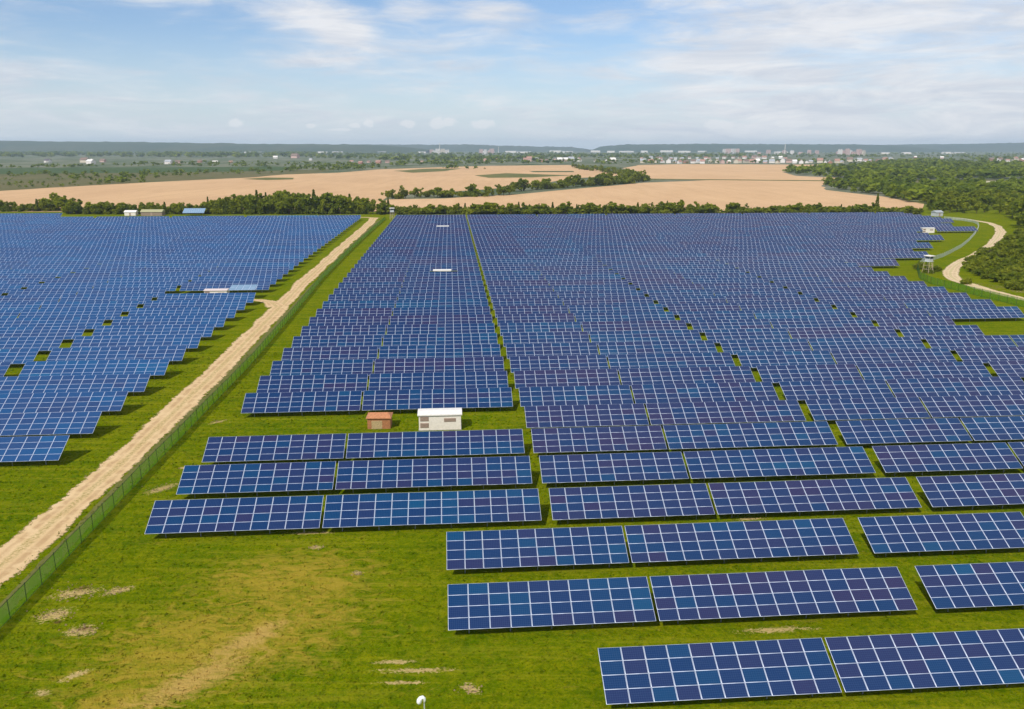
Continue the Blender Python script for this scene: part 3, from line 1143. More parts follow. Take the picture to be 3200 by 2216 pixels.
tower(crop5(1105, 862), 0.5, 'white-roofed watchtower on four timber legs beside the grey fence, right', s=.8)
tower(P(1226, 686), 0.2, 'grey watchtower against the hedge at the far end of the dirt track', s=.95)


def shed(loc, w, d, h, roofmat, wallmat, label, name='shed', rz=0.0):
    r = link(name, None, loc=loc, rz=rz)
    mb = MB()
    mb.box(-w / 2, w / 2, -d / 2, d / 2, -0.2, h)
    link('wall', mb.mesh('wall', wallmat), r)
    mb = MB()
    o = .3
    vs = [(-w / 2 - o, -d / 2 - o, h), (w / 2 + o, -d / 2 - o, h), (w / 2 + o, d / 2 + o, h), (-w / 2 - o, d / 2 + o, h), (-w / 2 - o, 0, h + d * .28), (w / 2 + o, 0, h + d * .28)]
    mb.add(vs, [(3, 2, 1, 0), (0, 1, 5, 4), (2, 3, 4, 5), (0, 4, 3), (1, 2, 5)])
    link('roof', mb.mesh('roof', roofmat), r)
    mb = MB()
    mb.box(-.5, .5, -.05, 0, 0, 2.0 if h > 2.1 else h * .8)
    link('door', mb.mesh('door', M_vent), r, loc=(0, -d / 2 - .002, 0))
    tag(r, label, 'shed')
    return r


M_tanroof = plain('tan_green_roof', (0.36, 0.34, 0.18), 0.7)
M_greyroof = plain('grey_roof', (0.34, 0.36, 0.37), 0.6)
M_brownwall = plain('brown_wall', (0.26, 0.19, 0.14), 0.8)
shed(D(296, 485), 6.5, 4, 2.0, M_whiteroof, M_white, 'low white shed behind the pale panels by the hedge, leftmost', rz=.05)
shed(D(345, 485), 12.5, 5, 2.2, M_tanroof, M_brownwall, 'long shed with olive-tan roof behind the pale panels by the hedge', rz=.02)
shed((*crop5(1215, 205)[:2], gz(460)), 5, 4, 2.2, M_greyroof, M_greypost, 'small grey hut at the far right corner of the farm', rz=.3)


def back_table():
    x, y, z = D(438, 485.5)
    r = link('solar_table', None, loc=(x, y, z + 0.6), rz=TH)
    o = link('panel_array', sheen_array(10), r, scale=(0.75, 1.3, 1.3))
    f = link('support_frame', get_frame(10, True), r, scale=(0.75, 1.3, 1.3), loc=(0, 0, -0.6))
    tag(r, 'raised light blue solar table standing alone against the far hedge, left', 'solar table')


back_table()


def yard_lamp():
    hx, hy, _ = P(1316, 2183, 4.2)
    x, y = hx + 0.18, hy + 0.02
    r = link('yard_lamp', None, loc=(x, y, gz(y)))
    mb = MB()
    mb.bar((0, 0, -.1), (0, 0, 3.9), 0.045, 10, 0.035)
    link('pole', mb.mesh('pole', M_greypost), r)
    mb = MB()
    # bent hood: a chain of tapering rings
    pts = [(0.0, 0, 3.9, .05), (.03, 0, 4.05, .07), (.02, -.02, 4.2, .09), (-.08, -.03, 4.30, .11), (-.2, -.05, 4.24, .14), (-.28, -.06, 4.10, .17), (-.31, -.07, 3.96, .155), (-.32, -.07, 3.86, .08)]
    n = 12
    vs, fs = [], []
    for i, (px, py, pz, rr) in enumerate(pts):
        a = np.array(pts[max(0, i - 1)][:3])
        b = np.array(pts[min(len(pts) - 1, i + 1)][:3])
        dd = (b - a) / np.linalg.norm(b - a)
        e1 = np.cross(dd, (0, 1, 0))
        e1 /= np.linalg.norm(e1)
        e2 = np.cross(dd, e1)
        for k in range(n):
            t = 2 * math.pi * k / n
            vs.append(np.array((px, py, pz)) + rr * (math.cos(t) * e1 + math.sin(t) * e2))
        if i:
            fs += [((i - 1) * n + k, (i - 1) * n + (k + 1) % n, i * n + (k + 1) % n, i * n + k) for k in range(n)]
    fs += [tuple(range((len(pts) - 1) * n, len(pts) * n)), tuple(range(n - 1, -1, -1))]
    mb.add(vs, fs)
    me = mb.mesh('lamp_head', M_lampw)
    for p in me.polygons:
        p.use_smooth = True
    link('lamp_head', me, r)
    tag(r, 'white bent-head lamp on a thin pole in the foreground grass', 'lamp')


yard_lamp()


# ------------------------------------------------------------------ fences
def fence(name, pts, h, netmat, postmat, step, label, nmax=100, pr=0.045, rail=True):
    pts = np.array(pts, float)
    seg = np.linalg.norm(np.diff(pts, axis=0), axis=1)
    s = np.concatenate([[0], np.cumsum(seg)])
    n = int(s[-1] / step)
    t = np.linspace(0, s[-1], n + 1)
    xy = np.stack([np.interp(t, s, pts[:, 0]), np.interp(t, s, pts[:, 1])], 1)
    x0, y0 = xy[0]
    r = link(name, None, loc=(x0, y0, gz(y0)))
    z = np.array([gz(q[1]) for q in xy])
    lean = rng.normal(0, 0.03, (n + 1, 2))
    rel = np.concatenate([xy - xy[0], (z - z[0])[:, None]], 1)
    top = rel + np.concatenate([lean, np.full((n + 1, 1), h)], 1)
    bot = rel + np.array([0, 0, 0.03])
    v = np.concatenate([bot, top])
    i = np.arange(n)
    me = np_mesh('netting', v, np.stack([i, i + 1, i + n + 2, i + n + 1], 1), [netmat])
    link('netting', me, r)
    if rail:
        for line, up in ((top, 0.0), (bot, .05)):
            b0 = np.array([(0, -.03, up - .03), (0, .03, up - .03), (0, .03, up + .03), (0, -.03, up + .03)])
            v = (line[:, None, :] + b0[None] + np.array([0, 0, 0])).reshape(-1, 3)
            q = [(4 * k + c, 4 * k + (c + 1) % 4, 4 * k + 4 + (c + 1) % 4, 4 * k + 4 + c) for k in range(n) for c in range(4)]
            link('rail', np_mesh('rail', v, q, [postmat]), r)
    mb0 = MB()
    mb0.bar((0, 0, -0.1), (0, 0, h + .1), pr, 6)
    pm = mb0.mesh('post', postmat)
    rest = MB()
    for k in range(n + 1):
        if k < nmax:
            p = link('post', pm, r, loc=tuple(rel[k]))
            p.rotation_euler = (-lean[k][1] / h, lean[k][0] / h, 0)
        else:
            q = rel[k]
            rest.bar((q[0], q[1], q[2] - .1), (top[k][0], top[k][1], top[k][2] + .1), pr, 5)
    if n + 1 > nmax:
        o = link('post', rest.mesh('post', postmat), r)
        o['kind'] = 'stuff'
    tag(r, label, 'fence')
    return r


fence('wire_fence', [UV(u, v)[:2] for u, v in ((-36.2, 50), (-36.2, 90), (-35.9, 140), (-37.0, 190), (-38.3, 240), (-38.4, 320), (-37.6, 400), (-36.6, 462))], 1.65, M_greennet, M_post, 2.6,
      'green wire mesh fence running along the right side of the dirt track', pr=0.035)
gf = [(1010, 760), (1060, 712), (1180, 690), (1290, 655), (1400, 600), (1500, 545), (1590, 470), (1660, 390), (1700, 320), (1690, 280), (1640, 255), (1500, 232), (1300, 214)]
fence('wire_fence', [P(x / 3.712 + 2600, y / 3.712 + 620 + 7)[:2] for x, y in gf], 1.5, M_greynet, M_greypost, 3.0, 'curving pale grey mesh fence from the watchtower towards the wood', rail=False)
gf2 = [(1010, 760), (985, 800), (1010, 900), (1130, 960), (1400, 1030), (1800, 1130), (2000, 1180), (2240, 1240)]
fence('wire_fence', [P(x / 3.712 + 2600, y / 3.712 + 620 + 8)[:2] for x, y in gf2], 2.1, M_greennet, M_post, 3.0, 'green mesh fence curving between the panel rows and the sandy path', rail=False)

# ------------------------------------------------------------------ trees
def crown_arrays(seed, kind='round', n=420, leaf=0.42):
    """leaf clumps through the crown's volume; unit tree about 8 m tall"""
    r = np.random.default_rng(seed)
    C = []
    if kind == 'cone':
        for _ in range(n):
            h = r.random() ** 1.25
            rad = (1 - h) * 1.75 * (0.55 + 0.45 * r.random()) + 0.1
            a = r.random() * 2 * math.pi
            C.append((rad * math.cos(a), rad * math.sin(a), 0.9 + 7.4 * h - 0.25 * rad))
    else:
        if kind == 'round':
            lobes = [(r.normal(0, 1.15), r.normal(0, 1.15), r.uniform(2.4, 6.6), r.uniform(1.0, 1.75)) for _ in range(9)]
            lobes += [(r.normal(0, .5), r.normal(0, .5), r.uniform(6.0, 7.2), r.uniform(.7, 1.1)) for _ in range(2)]
        elif kind == 'tall':
            lobes = [(r.normal(0, .55), r.normal(0, .55), 1.6 + 6.2 * (i / 8), r.uniform(.75, 1.25) * (1.15 - .5 * i / 8)) for i in range(9)]
        else:                                     # bush
            lobes = [(r.normal(0, 1.5), r.normal(0, 1.5), r.uniform(.6, 2.0), r.uniform(.8, 1.5)) for _ in range(8)]
        w = np.array([l[3] ** 2 for l in lobes])
        w /= w.sum()
        for _ in range(n):
            l = lobes[r.choice(len(lobes), p=w)]
            d = r.normal(size=3)
            d /= np.linalg.norm(d)
            rr = l[3] * (0.60 + 0.45 * r.random())
            C.append((l[0] + d[0] * rr, l[1] + d[1] * rr, max(.15, l[2] + d[2] * rr * .9)))
    C = np.array(C)
    N = len(C)
    a = r.normal(size=(N, 3))
    a /= np.linalg.norm(a, axis=1)[:, None]
    b = np.cross(a, r.normal(size=(N, 3)))
    b /= np.linalg.norm(b, axis=1)[:, None]
    s = leaf * r.uniform(.6, 1.35, N)[:, None]
    V = np.stack([C - a * s - b * s * .7, C + a * s * .9 - b * s * .8, C + a * s + b * s * .7, C - a * s * .8 + b * s * .9], 1).reshape(-1, 3)
    Q = np.arange(N * 4).reshape(-1, 4)
    T = np.clip(r.beta(1.6, 1.6, N), 0, 1)
    return V, Q, T


def trunk_mesh(seed, h=5.5, r0=.2):
    r = random.Random(seed)
    mb = MB()
    p = (0, 0, -.1)
    pts = [p]
    for i in range(4):
        p = (p[0] + r.uniform(-.12, .12), p[1] + r.uniform(-.12, .12), (i + 1) * h / 4)
        pts.append(p)
    for i in range(4):
        mb.bar(pts[i], pts[i + 1], r0 * (1 - i * .2), 6, r0 * (1 - (i + 1) * .2), cap=False)
    for i in range(5):
        q = pts[1 + i % 3]
        a = r.uniform(0, 6.28)
        mb.bar(q, (q[0] + 1.1 * math.cos(a), q[1] + 1.1 * math.sin(a), q[2] + r.uniform(.8, 1.6)), r0 * .4, 5, r0 * .15, cap=False)
    return mb.mesh('trunk', M_bark)


def crown_mesh(seed, kind, n, leaf, mat):
    V, Q, T = crown_arrays(seed, kind, n, leaf)
    return np_mesh('crown', V, Q, [mat], tint=T)


KIND = {'round': [crown_mesh(i, 'round', 520, .40, M_leaf) for i in range(5)],
        'tall': [crown_mesh(20 + i, 'tall', 380, .36, M_leaf) for i in range(3)],
        'cone': [crown_mesh(40 + i, 'cone', 380, .34, M_leaf_dark) for i in range(3)],
        'bush': [crown_mesh(60 + i, 'bush', 380, .34, M_leaf_bush) for i in range(5)]}
TRUNK = [trunk_mesh(i) for i in range(3)]
TRUNK_B = [trunk_mesh(9 + i, 1.8, .1) for i in range(2)]


def tree(loc, h, kind, label, group, wide=1.0, name=None, cat='tree'):
    if kind == 'bush':
        s = h / 2.9
        name, cat = name or 'bush', 'bush'
    else:
        s = h / 8.1
        name = name or ('conifer_tree' if kind == 'cone' else 'leafy_tree')
    r = link(name, None, loc=loc, rz=random.uniform(0, 6.28), scale=(s * wide, s * wide, s))
    link('crown', random.choice(KIND[kind]), r)
    link('trunk', random.choice(TRUNK_B if kind == 'bush' else TRUNK), r)
    tag(r, label, cat, group)
    return r


LOOK = {'round': 'round leafy tree', 'tall': 'slender leafy tree', 'cone': 'pointed conifer', 'bush': 'low bush'}


def hedge_profile(xd):
    """height of the hedge (px in the 2305 view) along the photo"""
    xs = [0, 60, 120, 200, 260, 300, 380, 420, 500, 560, 640, 700, 760, 800, 830, 860, 880, 900, 930, 1000, 1090, 1160, 1230, 1300, 1370, 1440, 1500, 1560, 1600, 1618, 1650, 1700, 1800, 1900, 1960, 2010, 2040, 2080]
    hs = [26, 20, 36, 27, 28, 26, 25, 28, 32, 42, 48, 46, 42, 36, 28, 34, 26, 14, 20, 22, 28, 24, 24, 26, 28, 24, 28, 27, 25, 8, 27, 18, 25, 20, 24, 14, 20, 12]
    return np.interp(xd, xs, hs)


def base_y(xd):
    return 482.5


trees_l, trees_r = [], []
for xd in np.arange(-14, 2075, 10.0):
    x = xd + rng.uniform(-5, 5)
    if 1612 < x < 1632 or 842 < x < 852:
        continue
    hp = hedge_profile(x)
    for back in range(2 if hp > 30 else 1):
        by = base_y(x) - (back * 4.5) - rng.uniform(0, 1.5)
        loc = D(x + back * 5, by)
        if x < 150:
            loc = D(x + back * 5, by - 6)
        hh = .9 * hp * loc[1] / 1800 * rng.uniform(.78, 1.18)
        right = x > 858
        if right:
            kd = rng.choice(['round', 'tall', 'cone'], p=[.58, .20, .22])
        else:
            kd = rng.choice(['round', 'tall', 'cone'], p=[.72, .14, .14])
        (trees_r if right else trees_l).append((x, loc, max(2.6, hh), kd))
for xd in np.arange(-10, 2065, 12.0):
    x = xd + rng.uniform(-6, 6)
    if 1608 < x < 1634 or 832 < x < 862:
        continue
    loc = D(x, (476 if x < 150 else 482) - rng.uniform(0, 1.5))
    (trees_r if x > 858 else trees_l).append((x, loc, rng.uniform(2.6, 4.6), 'bush'))
trees_l.sort(key=lambda t: -t[0])
trees_r.sort(key=lambda t: t[0])
for i, (x, loc, h, kd) in enumerate(trees_l):
    tree(loc, h, kd, f'{LOOK[kd]} in the hedge behind the pale panels, {ordn(i + 1)} left of the dirt track', 'trees of the hedge behind the panels', rng.uniform(.9, 1.35) if kd != 'cone' else rng.uniform(.8, 1.2))
for i, (x, loc, h, kd) in enumerate(trees_r):
    tree(loc, h, kd, f'{LOOK[kd]} in the hedge behind the panels, {ordn(i + 1)} right of the dirt track', 'trees of the hedge behind the panels', rng.uniform(1.15, 1.8) if kd != 'cone' else rng.uniform(.8, 1.3))
tree(D(1972, 480), 11.5, 'cone', 'tallest pointed conifer standing above the right part of the hedge', 'trees of the hedge behind the panels', .8)


def line_trees(poly, step, hfun, what, first, kinds=('round', 'round', 'tall', 'bush')):
    pts = np.array([D(*p)[:2] for p in poly])
    seg = np.linalg.norm(np.diff(pts, axis=0), axis=1)
    s = np.concatenate([[0], np.cumsum(seg)])
    i = 0
    for t in np.arange(0, s[-1], step):
        x = np.interp(t, s, pts[:, 0]) + rng.normal(0, 2.0)
        y = np.interp(t, s, pts[:, 1]) + rng.normal(0, 4.0)
        i += 1
        kd = rng.choice(kinds)
        tree((x, y, gz(y)), hfun(t / s[-1]) * rng.uniform(.75, 1.2) * (.55 if kd == 'bush' else 1), kd, f'{LOOK[kd]} in {what}, {ordn(first + i)} from its near end', 'trees of the field hedges', rng.uniform(1.0, 1.5))
    return first + i


line_trees([(868, 449), (930, 445), (1000, 444), (1080, 442), (1155, 438)], 4.6, lambda t: 8.5, 'the first hedge between the wheat fields', 0)
line_trees([(1158, 432), (1240, 425), (1330, 419), (1400, 413), (1446, 409)], 6.0, lambda t: 9.5 + 3 * t, 'the second hedge between the wheat fields', 0)
line_trees([(1448, 408), (1420, 399), (1385, 391), (1330, 383), (1290, 378)], 13.0, lambda t: 10.5 - 2 * t, 'the tree spur behind the second hedge', 0)

# bushes beside the sandy path
PATH_Y = [470, 494, 505, 520, 536, 560, 580, 600, 612, 625]
PATH_X = [2200, 2225, 2252, 2262, 2254, 2215, 2175, 2140, 2140, 2160]


def off_path(xd, yd, m):
    """right of the sandy path's upper part and above its lower part"""
    return xd > np.interp(yd, PATH_Y, PATH_X) + m and yd < 602 + (xd - 2135) * .33


bush_spots = []
while len(bush_spots) < 96:
    xd, yd = rng.uniform(2140, 2335), rng.uniform(524, 655)
    if off_path(xd, yd, 30 + 12 * rng.random()) and not any(abs(p - xd) < 7 and abs(q - yd) < 3 for p, q in bush_spots):
        bush_spots.append((xd, yd))
bush_spots.sort(key=lambda p: -p[1])
for i, (xd, yd) in enumerate(bush_spots):
    loc = D(xd, yd)
    tree(loc, rng.uniform(1.3, 2.9), 'bush', f'leafy bush in the thicket right of the sandy path, {ordn(i + 1)} from the front', 'bushes beside the sandy path', rng.uniform(1.0, 1.5))
for xd, yd, h, w in ((2072, 606, 2.2, 'left foot'), (2106, 610, 1.8, 'right foot'), (2088, 614, 1.5, 'near side')):
    tree(D(xd, yd), h, 'bush', f'dark bush at the {w} of the white-roofed watchtower', 'bushes around the watchtower')
tree(D(2168, 640), 1.7, 'bush', 'lone bush overhanging the sandy path near the right edge', None)

# near part of the right wood, tree by tree
def in_poly(x, y, poly):
    ins = False
    n = len(poly)
    for i in range(n):
        x1, y1 = poly[i]
        x2, y2 = poly[(i + 1) % n]
        if (y1 > y) != (y2 > y) and x < (x2 - x1) * (y - y1) / (y2 - y1) + x1:
            ins = not ins
    return ins


wood_poly = [(2085, 482), (2083, 460), (2110, 446), (2200, 440), (2340, 440), (2400, 480), (2400, 540), (2345, 540), (2296, 522), (2294, 500), (2262, 484), (2170, 481)]
spots = []
tries = 0
while len(spots) < 92 and tries < 8000:
    tries += 1
    xd, yd = rng.uniform(2080, 2345), rng.uniform(444, 552)
    if not in_poly(xd, yd, wood_poly):
        continue
    if any(abs(a - xd) < 11 and abs(b - yd) < 3.2 for a, b in spots):
        continue
    spots.append((xd, yd))
spots.sort(key=lambda p: -p[1])
for i, (xd, yd) in enumerate(spots):
    kd = rng.choice(['round', 'tall'], p=[.8, .2])
    tree(D(xd, yd), rng.uniform(6.0, 10.5), kd, f'{LOOK[kd]} in the near wood beyond the sandy path, {ordn(i + 1)} from the front', 'trees of the wood beside the sandy path', rng.uniform(1.1, 1.6))
tree(D(2306, 512), 17.5, 'round', 'tallest dark tree of the wood at the right edge of the view', 'trees of the wood beside the sandy path', .8)


def woodland(name, polys, label, leafmat=M_leaf_wood):
    """one mass of far trees: polys = (polygon in view, count, height, clumps per tree, leaf size)"""
    V, Q, T = [], [], []
    b0 = 0
    protos = {}
    for poly, cnt, h, nq, leaf in polys:
        x0, x1 = min(p[0] for p in poly), max(p[0] for p in poly)
        y0, y1 = min(p[1] for p in poly), max(p[1] for p in poly)
        k = 0
        guard = 0
        while k < cnt and guard < cnt * 40:
            guard += 1
            xd, yd = rng.uniform(x0, x1), rng.uniform(y0, y1)
            if not in_poly(xd, yd, poly):
                continue
            k += 1
            x, y, z = D(xd, yd)
            key = (int(rng.integers(5)), nq, leaf)
            if key not in protos:
                protos[key] = crown_arrays(500 + key[0], 'round', nq, leaf)
            v, q, t = protos[key]
            s = h / 8.1 * rng.uniform(.5, 1.35)
            w = rng.uniform(1.1, 1.9)
            a = rng.uniform(0, 6.28)
            X = (v[:, 0] * math.cos(a) - v[:, 1] * math.sin(a)) * s * w + x
            Y = (v[:, 0] * math.sin(a) + v[:, 1] * math.cos(a)) * s * w + y
            V.append(np.stack([X, Y, v[:, 2] * s * .96 + z - .3], -1))
            Q.append(q + b0)
            T.append(np.clip(t * .5 + rng.uniform(-.05, .5), 0, 1))
            b0 += len(v)
    me = np_mesh(name, np.concatenate(V), np.concatenate(Q), [leafmat], tint=np.concatenate(T))
    o = link(name, me)
    tag(o, label, 'woodland', None, 'stuff')


woodland('woodland', [([(2085, 462), (1995, 444), (1880, 428), (1850, 418), (1900, 404), (1990, 400), (2020, 412), (2200, 416), (2340, 416), (2420, 450), (2340, 446), (2110, 450)], 470, 8.5, 70, .8),
                      ([(1765, 387), (1800, 380), (1880, 378), (2000, 376), (2100, 381), (2340, 395), (2400, 404), (2100, 405), (1960, 407), (1880, 401), (1790, 394)], 520, 10, 46, 1.0),
                      ([(1900, 380), (1990, 365), (2110, 362), (2240, 368), (2400, 372), (2400, 392), (2250, 388), (2100, 380)], 420, 11, 32, 1.2),
                      ([(2150, 352), (2400, 352), (2400, 362), (2180, 362)], 160, 10, 26, 1.2)],
         'dense green wood spreading right of the wheat towards the town')
woodland('woodland', [([(-120, 392), (0, 392), (200, 391), (430, 388), (640, 382), (690, 380), (640, 390), (430, 397), (330, 404), (330, 412), (250, 416), (100, 398), (-120, 402)], 150, 6.0, 46, .8),
                      ([(-120, 402), (60, 402), (260, 408), (250, 418), (100, 424), (-120, 432)], 60, 4.0, 40, .7),
                      ([(-150, 376), (0, 376), (200, 374), (300, 371), (300, 375), (100, 379), (-150, 380)], 70, 7.0, 32, 1.0),
                      ([(300, 369), (520, 368), (700, 369), (850, 371), (850, 376), (600, 377), (300, 375)], 120, 8.0, 32, 1.0),
                      ([(700, 373), (840, 376), (880, 380), (760, 386), (640, 386)], 80, 8, 32, 1.0),
                      ([(1010, 377), (1100, 381), (1100, 384), (980, 380)], 10, 8, 32, 1.0)],
         'scattered shrubs and trees on the scrub beyond the left wheat')
woodland('woodland', [([(-150, 344), (300, 344.5), (700, 346), (720, 354), (500, 355), (200, 353), (-150, 356)], 900, 17, 24, 2.0),
                      ([(700, 345), (1100, 345), (1300, 345), (1300, 356), (1100, 362), (900, 362), (700, 356)], 620, 13, 24, 1.7),
                      ([(1030, 362), (1100, 360), (1300, 362), (1300, 369), (1100, 371), (880, 374), (880, 370)], 150, 10, 28, 1.2),
                      ([(1290, 347), (1500, 346), (1700, 346), (1700, 355), (1440, 357), (1290, 357)], 380, 12, 24, 1.4),
                      ([(1330, 361), (1480, 361), (1480, 369), (1350, 371)], 60, 9, 28, 1.2),
                      ([(1480, 362), (2000, 360), (2000, 366), (1480, 369)], 90, 8, 26, 1.2),
                      ([(1700, 344), (2400, 343), (2400, 351), (2050, 356), (1700, 354)], 420, 11, 22, 1.4)],
         'dark belt of far woods and gardens below the hills')


# ------------------------------------------------------------------ village and town
M_wallw = plain('pale_render', (0.74, 0.68, 0.62), 0.8)
M_wallc = plain('cream_render', (0.58, 0.50, 0.38), 0.8)
M_wallp = plain('pinkish_render', (0.56, 0.37, 0.31), 0.8)
M_wallb = plain('brick_render', (0.38, 0.19, 0.12), 0.85)
M_roofr = plain('red_roof', (0.36, 0.20, 0.15), 0.8)
M_roofb = plain('brown_roof', (0.20, 0.135, 0.10), 0.8)
M_roofg = plain('grey_sheet', (0.36, 0.37, 0.38), 0.7)
M_roofd = plain('dark_roof', (0.09, 0.075, 0.085), 0.8)
WALLS = {'white-walled': M_wallw, 'cream-walled': M_wallc, 'pink-walled': M_wallp, 'brick-walled': M_wallb}
ROOFS = {'red': M_roofr, 'brown': M_roofb, 'grey': M_roofg, 'dark': M_roofd, 'white': M_whiteroof}
_hw, _hr = {}, {}


def house_wall(m, kind):
    k = (m.name, kind)
    if k not in _hw:
        mb = MB()
        if kind == 0:
            mb.box(-5, 5, -4, 4, -.3, 4.2)
            mb.add([(-5, -4, 4.2), (-5, 4, 4.2), (-5, 0, 7.2)], [(0, 2, 1)])
            mb.add([(5, -4, 4.2), (5, 4, 4.2), (5, 0, 7.2)], [(0, 1, 2)])
        else:
            mb.box(-5, 5, -4, 4, -.3, 4.2)
            mb.box(-1.5, 3, -6.5, -4.002, -.3, 3.4)
            mb.add([(-5, -4, 4.2), (-5, 4, 4.2), (-5, 0, 7.2)], [(0, 2, 1)])
            mb.add([(5, -4, 4.2), (5, 4, 4.2), (5, 0, 7.2)], [(0, 1, 2)])
        _hw[k] = mb.mesh('wall', m)
    return _hw[k]


def house_roof(m):
    if m.name not in _hr:
        mb = MB()
        o = .5
        for s in (-1, 1):
            a = [(-5 - o, s * (4 + o), 3.95), (5 + o, s * (4 + o), 3.95), (5 + o, 0, 7.35), (-5 - o, 0, 7.35)]
            b = [(x, y, z - .18) for x, y, z in a]
            mb.add(a + b, [(0, 1, 2, 3), (7, 6, 5, 4), (0, 4, 5, 1), (0, 3, 7, 4), (1, 5, 6, 2)] if s < 0 else [(3, 2, 1, 0), (4, 5, 6, 7), (1, 5, 4, 0), (4, 7, 3, 0), (2, 6, 5, 1)])
        mb.box(1.8, 2.5, -.3, .4, 6.4, 8.3)
        _hr[m.name] = mb.mesh('roof', m)
    return _hr[m.name]


_mb = MB()
for _x in (-3.2, -1.2, 3.4):
    _mb.box(_x - .55, _x + .55, -4.06, -4.004, 1.2, 2.7)
HWIN = _mb.mesh('window', M_glass)


def house(xd, yd, wpx, wall, roof, label, group, rz=0.0, hk=1.0, win=True):
    x, y, z = D(xd, yd)
    s = wpx * .82 * y / 1800 / 11.0
    r = link('house', None, loc=(x, y, z), rz=rz, scale=(s, s, s * hk))
    link('wall', house_wall(WALLS[wall], int(rng.integers(2))), r)
    link('roof', house_roof(ROOFS[roof]), r)
    tag(r, label, 'house', group)


W4 = list(WALLS)
vill = []
for xd in np.arange(1180, 2010, 13.5):
    if 1300 < xd < 1440 and rng.random() < .55:
        continue
    vill.append((xd + rng.uniform(-4, 4), 366.5 + rng.uniform(-1.0, 1.0) + (1.0 if 1440 < xd < 1900 else -2.5), rng.uniform(9, 17)))
for i, (xd, yd, w) in enumerate(vill):
    wl = W4[rng.choice(4, p=[.45, .25, .2, .1])]
    rf = rng.choice(['red', 'brown', 'grey', 'white'], p=[.3, .25, .25, .2])
    house(xd, yd, w, wl, rf, f'{wl} house with {rf} roof, {ordn(i + 1)} from the left in the village behind the wheat', 'houses of the village behind the wheat', rng.uniform(-.5, .5) + (1.57 if rng.random() < .3 else 0), rng.uniform(.9, 1.25))
vill2 = [(1445 + i * 15.5 + rng.uniform(-5, 5), 358.5 + rng.uniform(-2, 2), rng.uniform(7, 13)) for i in range(22)]
for i, (xd, yd, w) in enumerate(vill2):
    wl = W4[rng.choice(4, p=[.5, .25, .15, .1])]
    rf = rng.choice(['red', 'brown', 'grey', 'white'], p=[.3, .25, .2, .25])
    house(xd, yd, w, wl, rf, f'{wl} house with {rf} roof in the second village row, {ordn(i + 1)} from its left end', 'houses of the second village row', rng.uniform(-.5, .5))
left_h = [(108, 366, 16, 'white-walled', 'dark'), (192, 366, 22, 'cream-walled', 'brown'), (205, 369, 20, 'white-walled', 'white'), (232, 365, 14, 'pink-walled', 'brown'), (380, 369, 18, 'white-walled', 'grey'), (402, 368, 14, 'pink-walled', 'brown'),
          (450, 366, 12, 'brick-walled', 'brown'), (485, 369, 14, 'cream-walled', 'white'), (520, 367, 10, 'brick-walled', 'red'), (620, 357, 12, 'white-walled', 'white'), (665, 356, 20, 'pink-walled', 'brown'), (700, 361, 9, 'white-walled', 'grey'),
          (792, 366, 10, 'white-walled', 'red'), (812, 369, 12, 'brick-walled', 'red'), (830, 366, 9, 'pink-walled', 'brown'), (852, 368, 14, 'brick-walled', 'red'), (872, 367, 12, 'pink-walled', 'brown'), (950, 366, 8, 'cream-walled', 'red'), (1095, 364, 14, 'pink-walled', 'red'), (1120, 361, 9, 'brick-walled', 'red')]
for i, (xd, yd, w, wl, rf) in enumerate(left_h):
    house(xd, yd, w, wl, rf, f'{wl} house with {rf} roof, {ordn(i + 1)} from the left on the open land left', 'scattered houses on the open land', rng.uniform(-.4, .4), .9)
right_h = [(2030, 388, 10), (2085, 394, 9), (2098, 396, 12), (2112, 394, 10), (2128, 397, 12), (2150, 396, 14), (2170, 395, 12), (2190, 397, 10), (2202, 392, 8), (2222, 389, 9), (2232, 362, 12), (2250, 363, 14), (2268, 364, 10), (2285, 361, 14), (2300, 363, 12), (2060, 356, 8), (2120, 357, 9)]
for i, (xd, yd, w) in enumerate(right_h):
    wl = W4[rng.choice(4, p=[.5, .2, .2, .1])]
    rf = rng.choice(['red', 'brown', 'grey', 'white'], p=[.3, .3, .2, .2])
    house(xd, yd, w, wl, rf, f'{wl} house with {rf} roof among the right wood, {ordn(i + 1)} counted', 'houses among the right wood', rng.uniform(-.5, .5))

# town blocks
_bk = {}


def block_mesh(wall, floors, bays):
    k = (wall.name, floors, bays)
    if k not in _bk:
        mb = MB()
        w, d, h = bays * 3.2, 12.0, floors * 3.0
        mb.box(-w / 2, w / 2, -d / 2, d / 2, -1, h, 0)
        mb.box(-w / 2 - .3, w / 2 + .3, -d / 2 - .3, d / 2 + .3, h, h + .7, 1)
        for sx in (-.25, .25):
            mb.box(sx * w - 1.6, sx * w + 1.6, -2, 2, h + .7, h + 2.8, 0)
        for f in range(floors):
            for b in range(bays):
                x = -w / 2 + (b + .5) * 3.2
                mb.box(x - .8, x + .8, -d / 2 - .05, -d / 2 - .004, f * 3 + .9, f * 3 + 2.3, 2)
        _bk[k] = mb.mesh('block_body', [wall, M_roofg, M_glass])
    return _bk[k]


def town_block(i, xd, yd, wpx, hpx, wall, what):
    x, y, z = D(xd, yd)
    floors = max(2, round(hpx * y / 1800 / 3))
    floors = min(floors, 12)
    bays = max(4, min(26, round(wpx * y / 1800 / 3.2)))
    o = link('apartment_block', block_mesh(wall, floors, bays), loc=(x, y, z), rz=rng.uniform(-.3, .3))
    tag(o, what, 'apartment block', 'town blocks on the horizon')


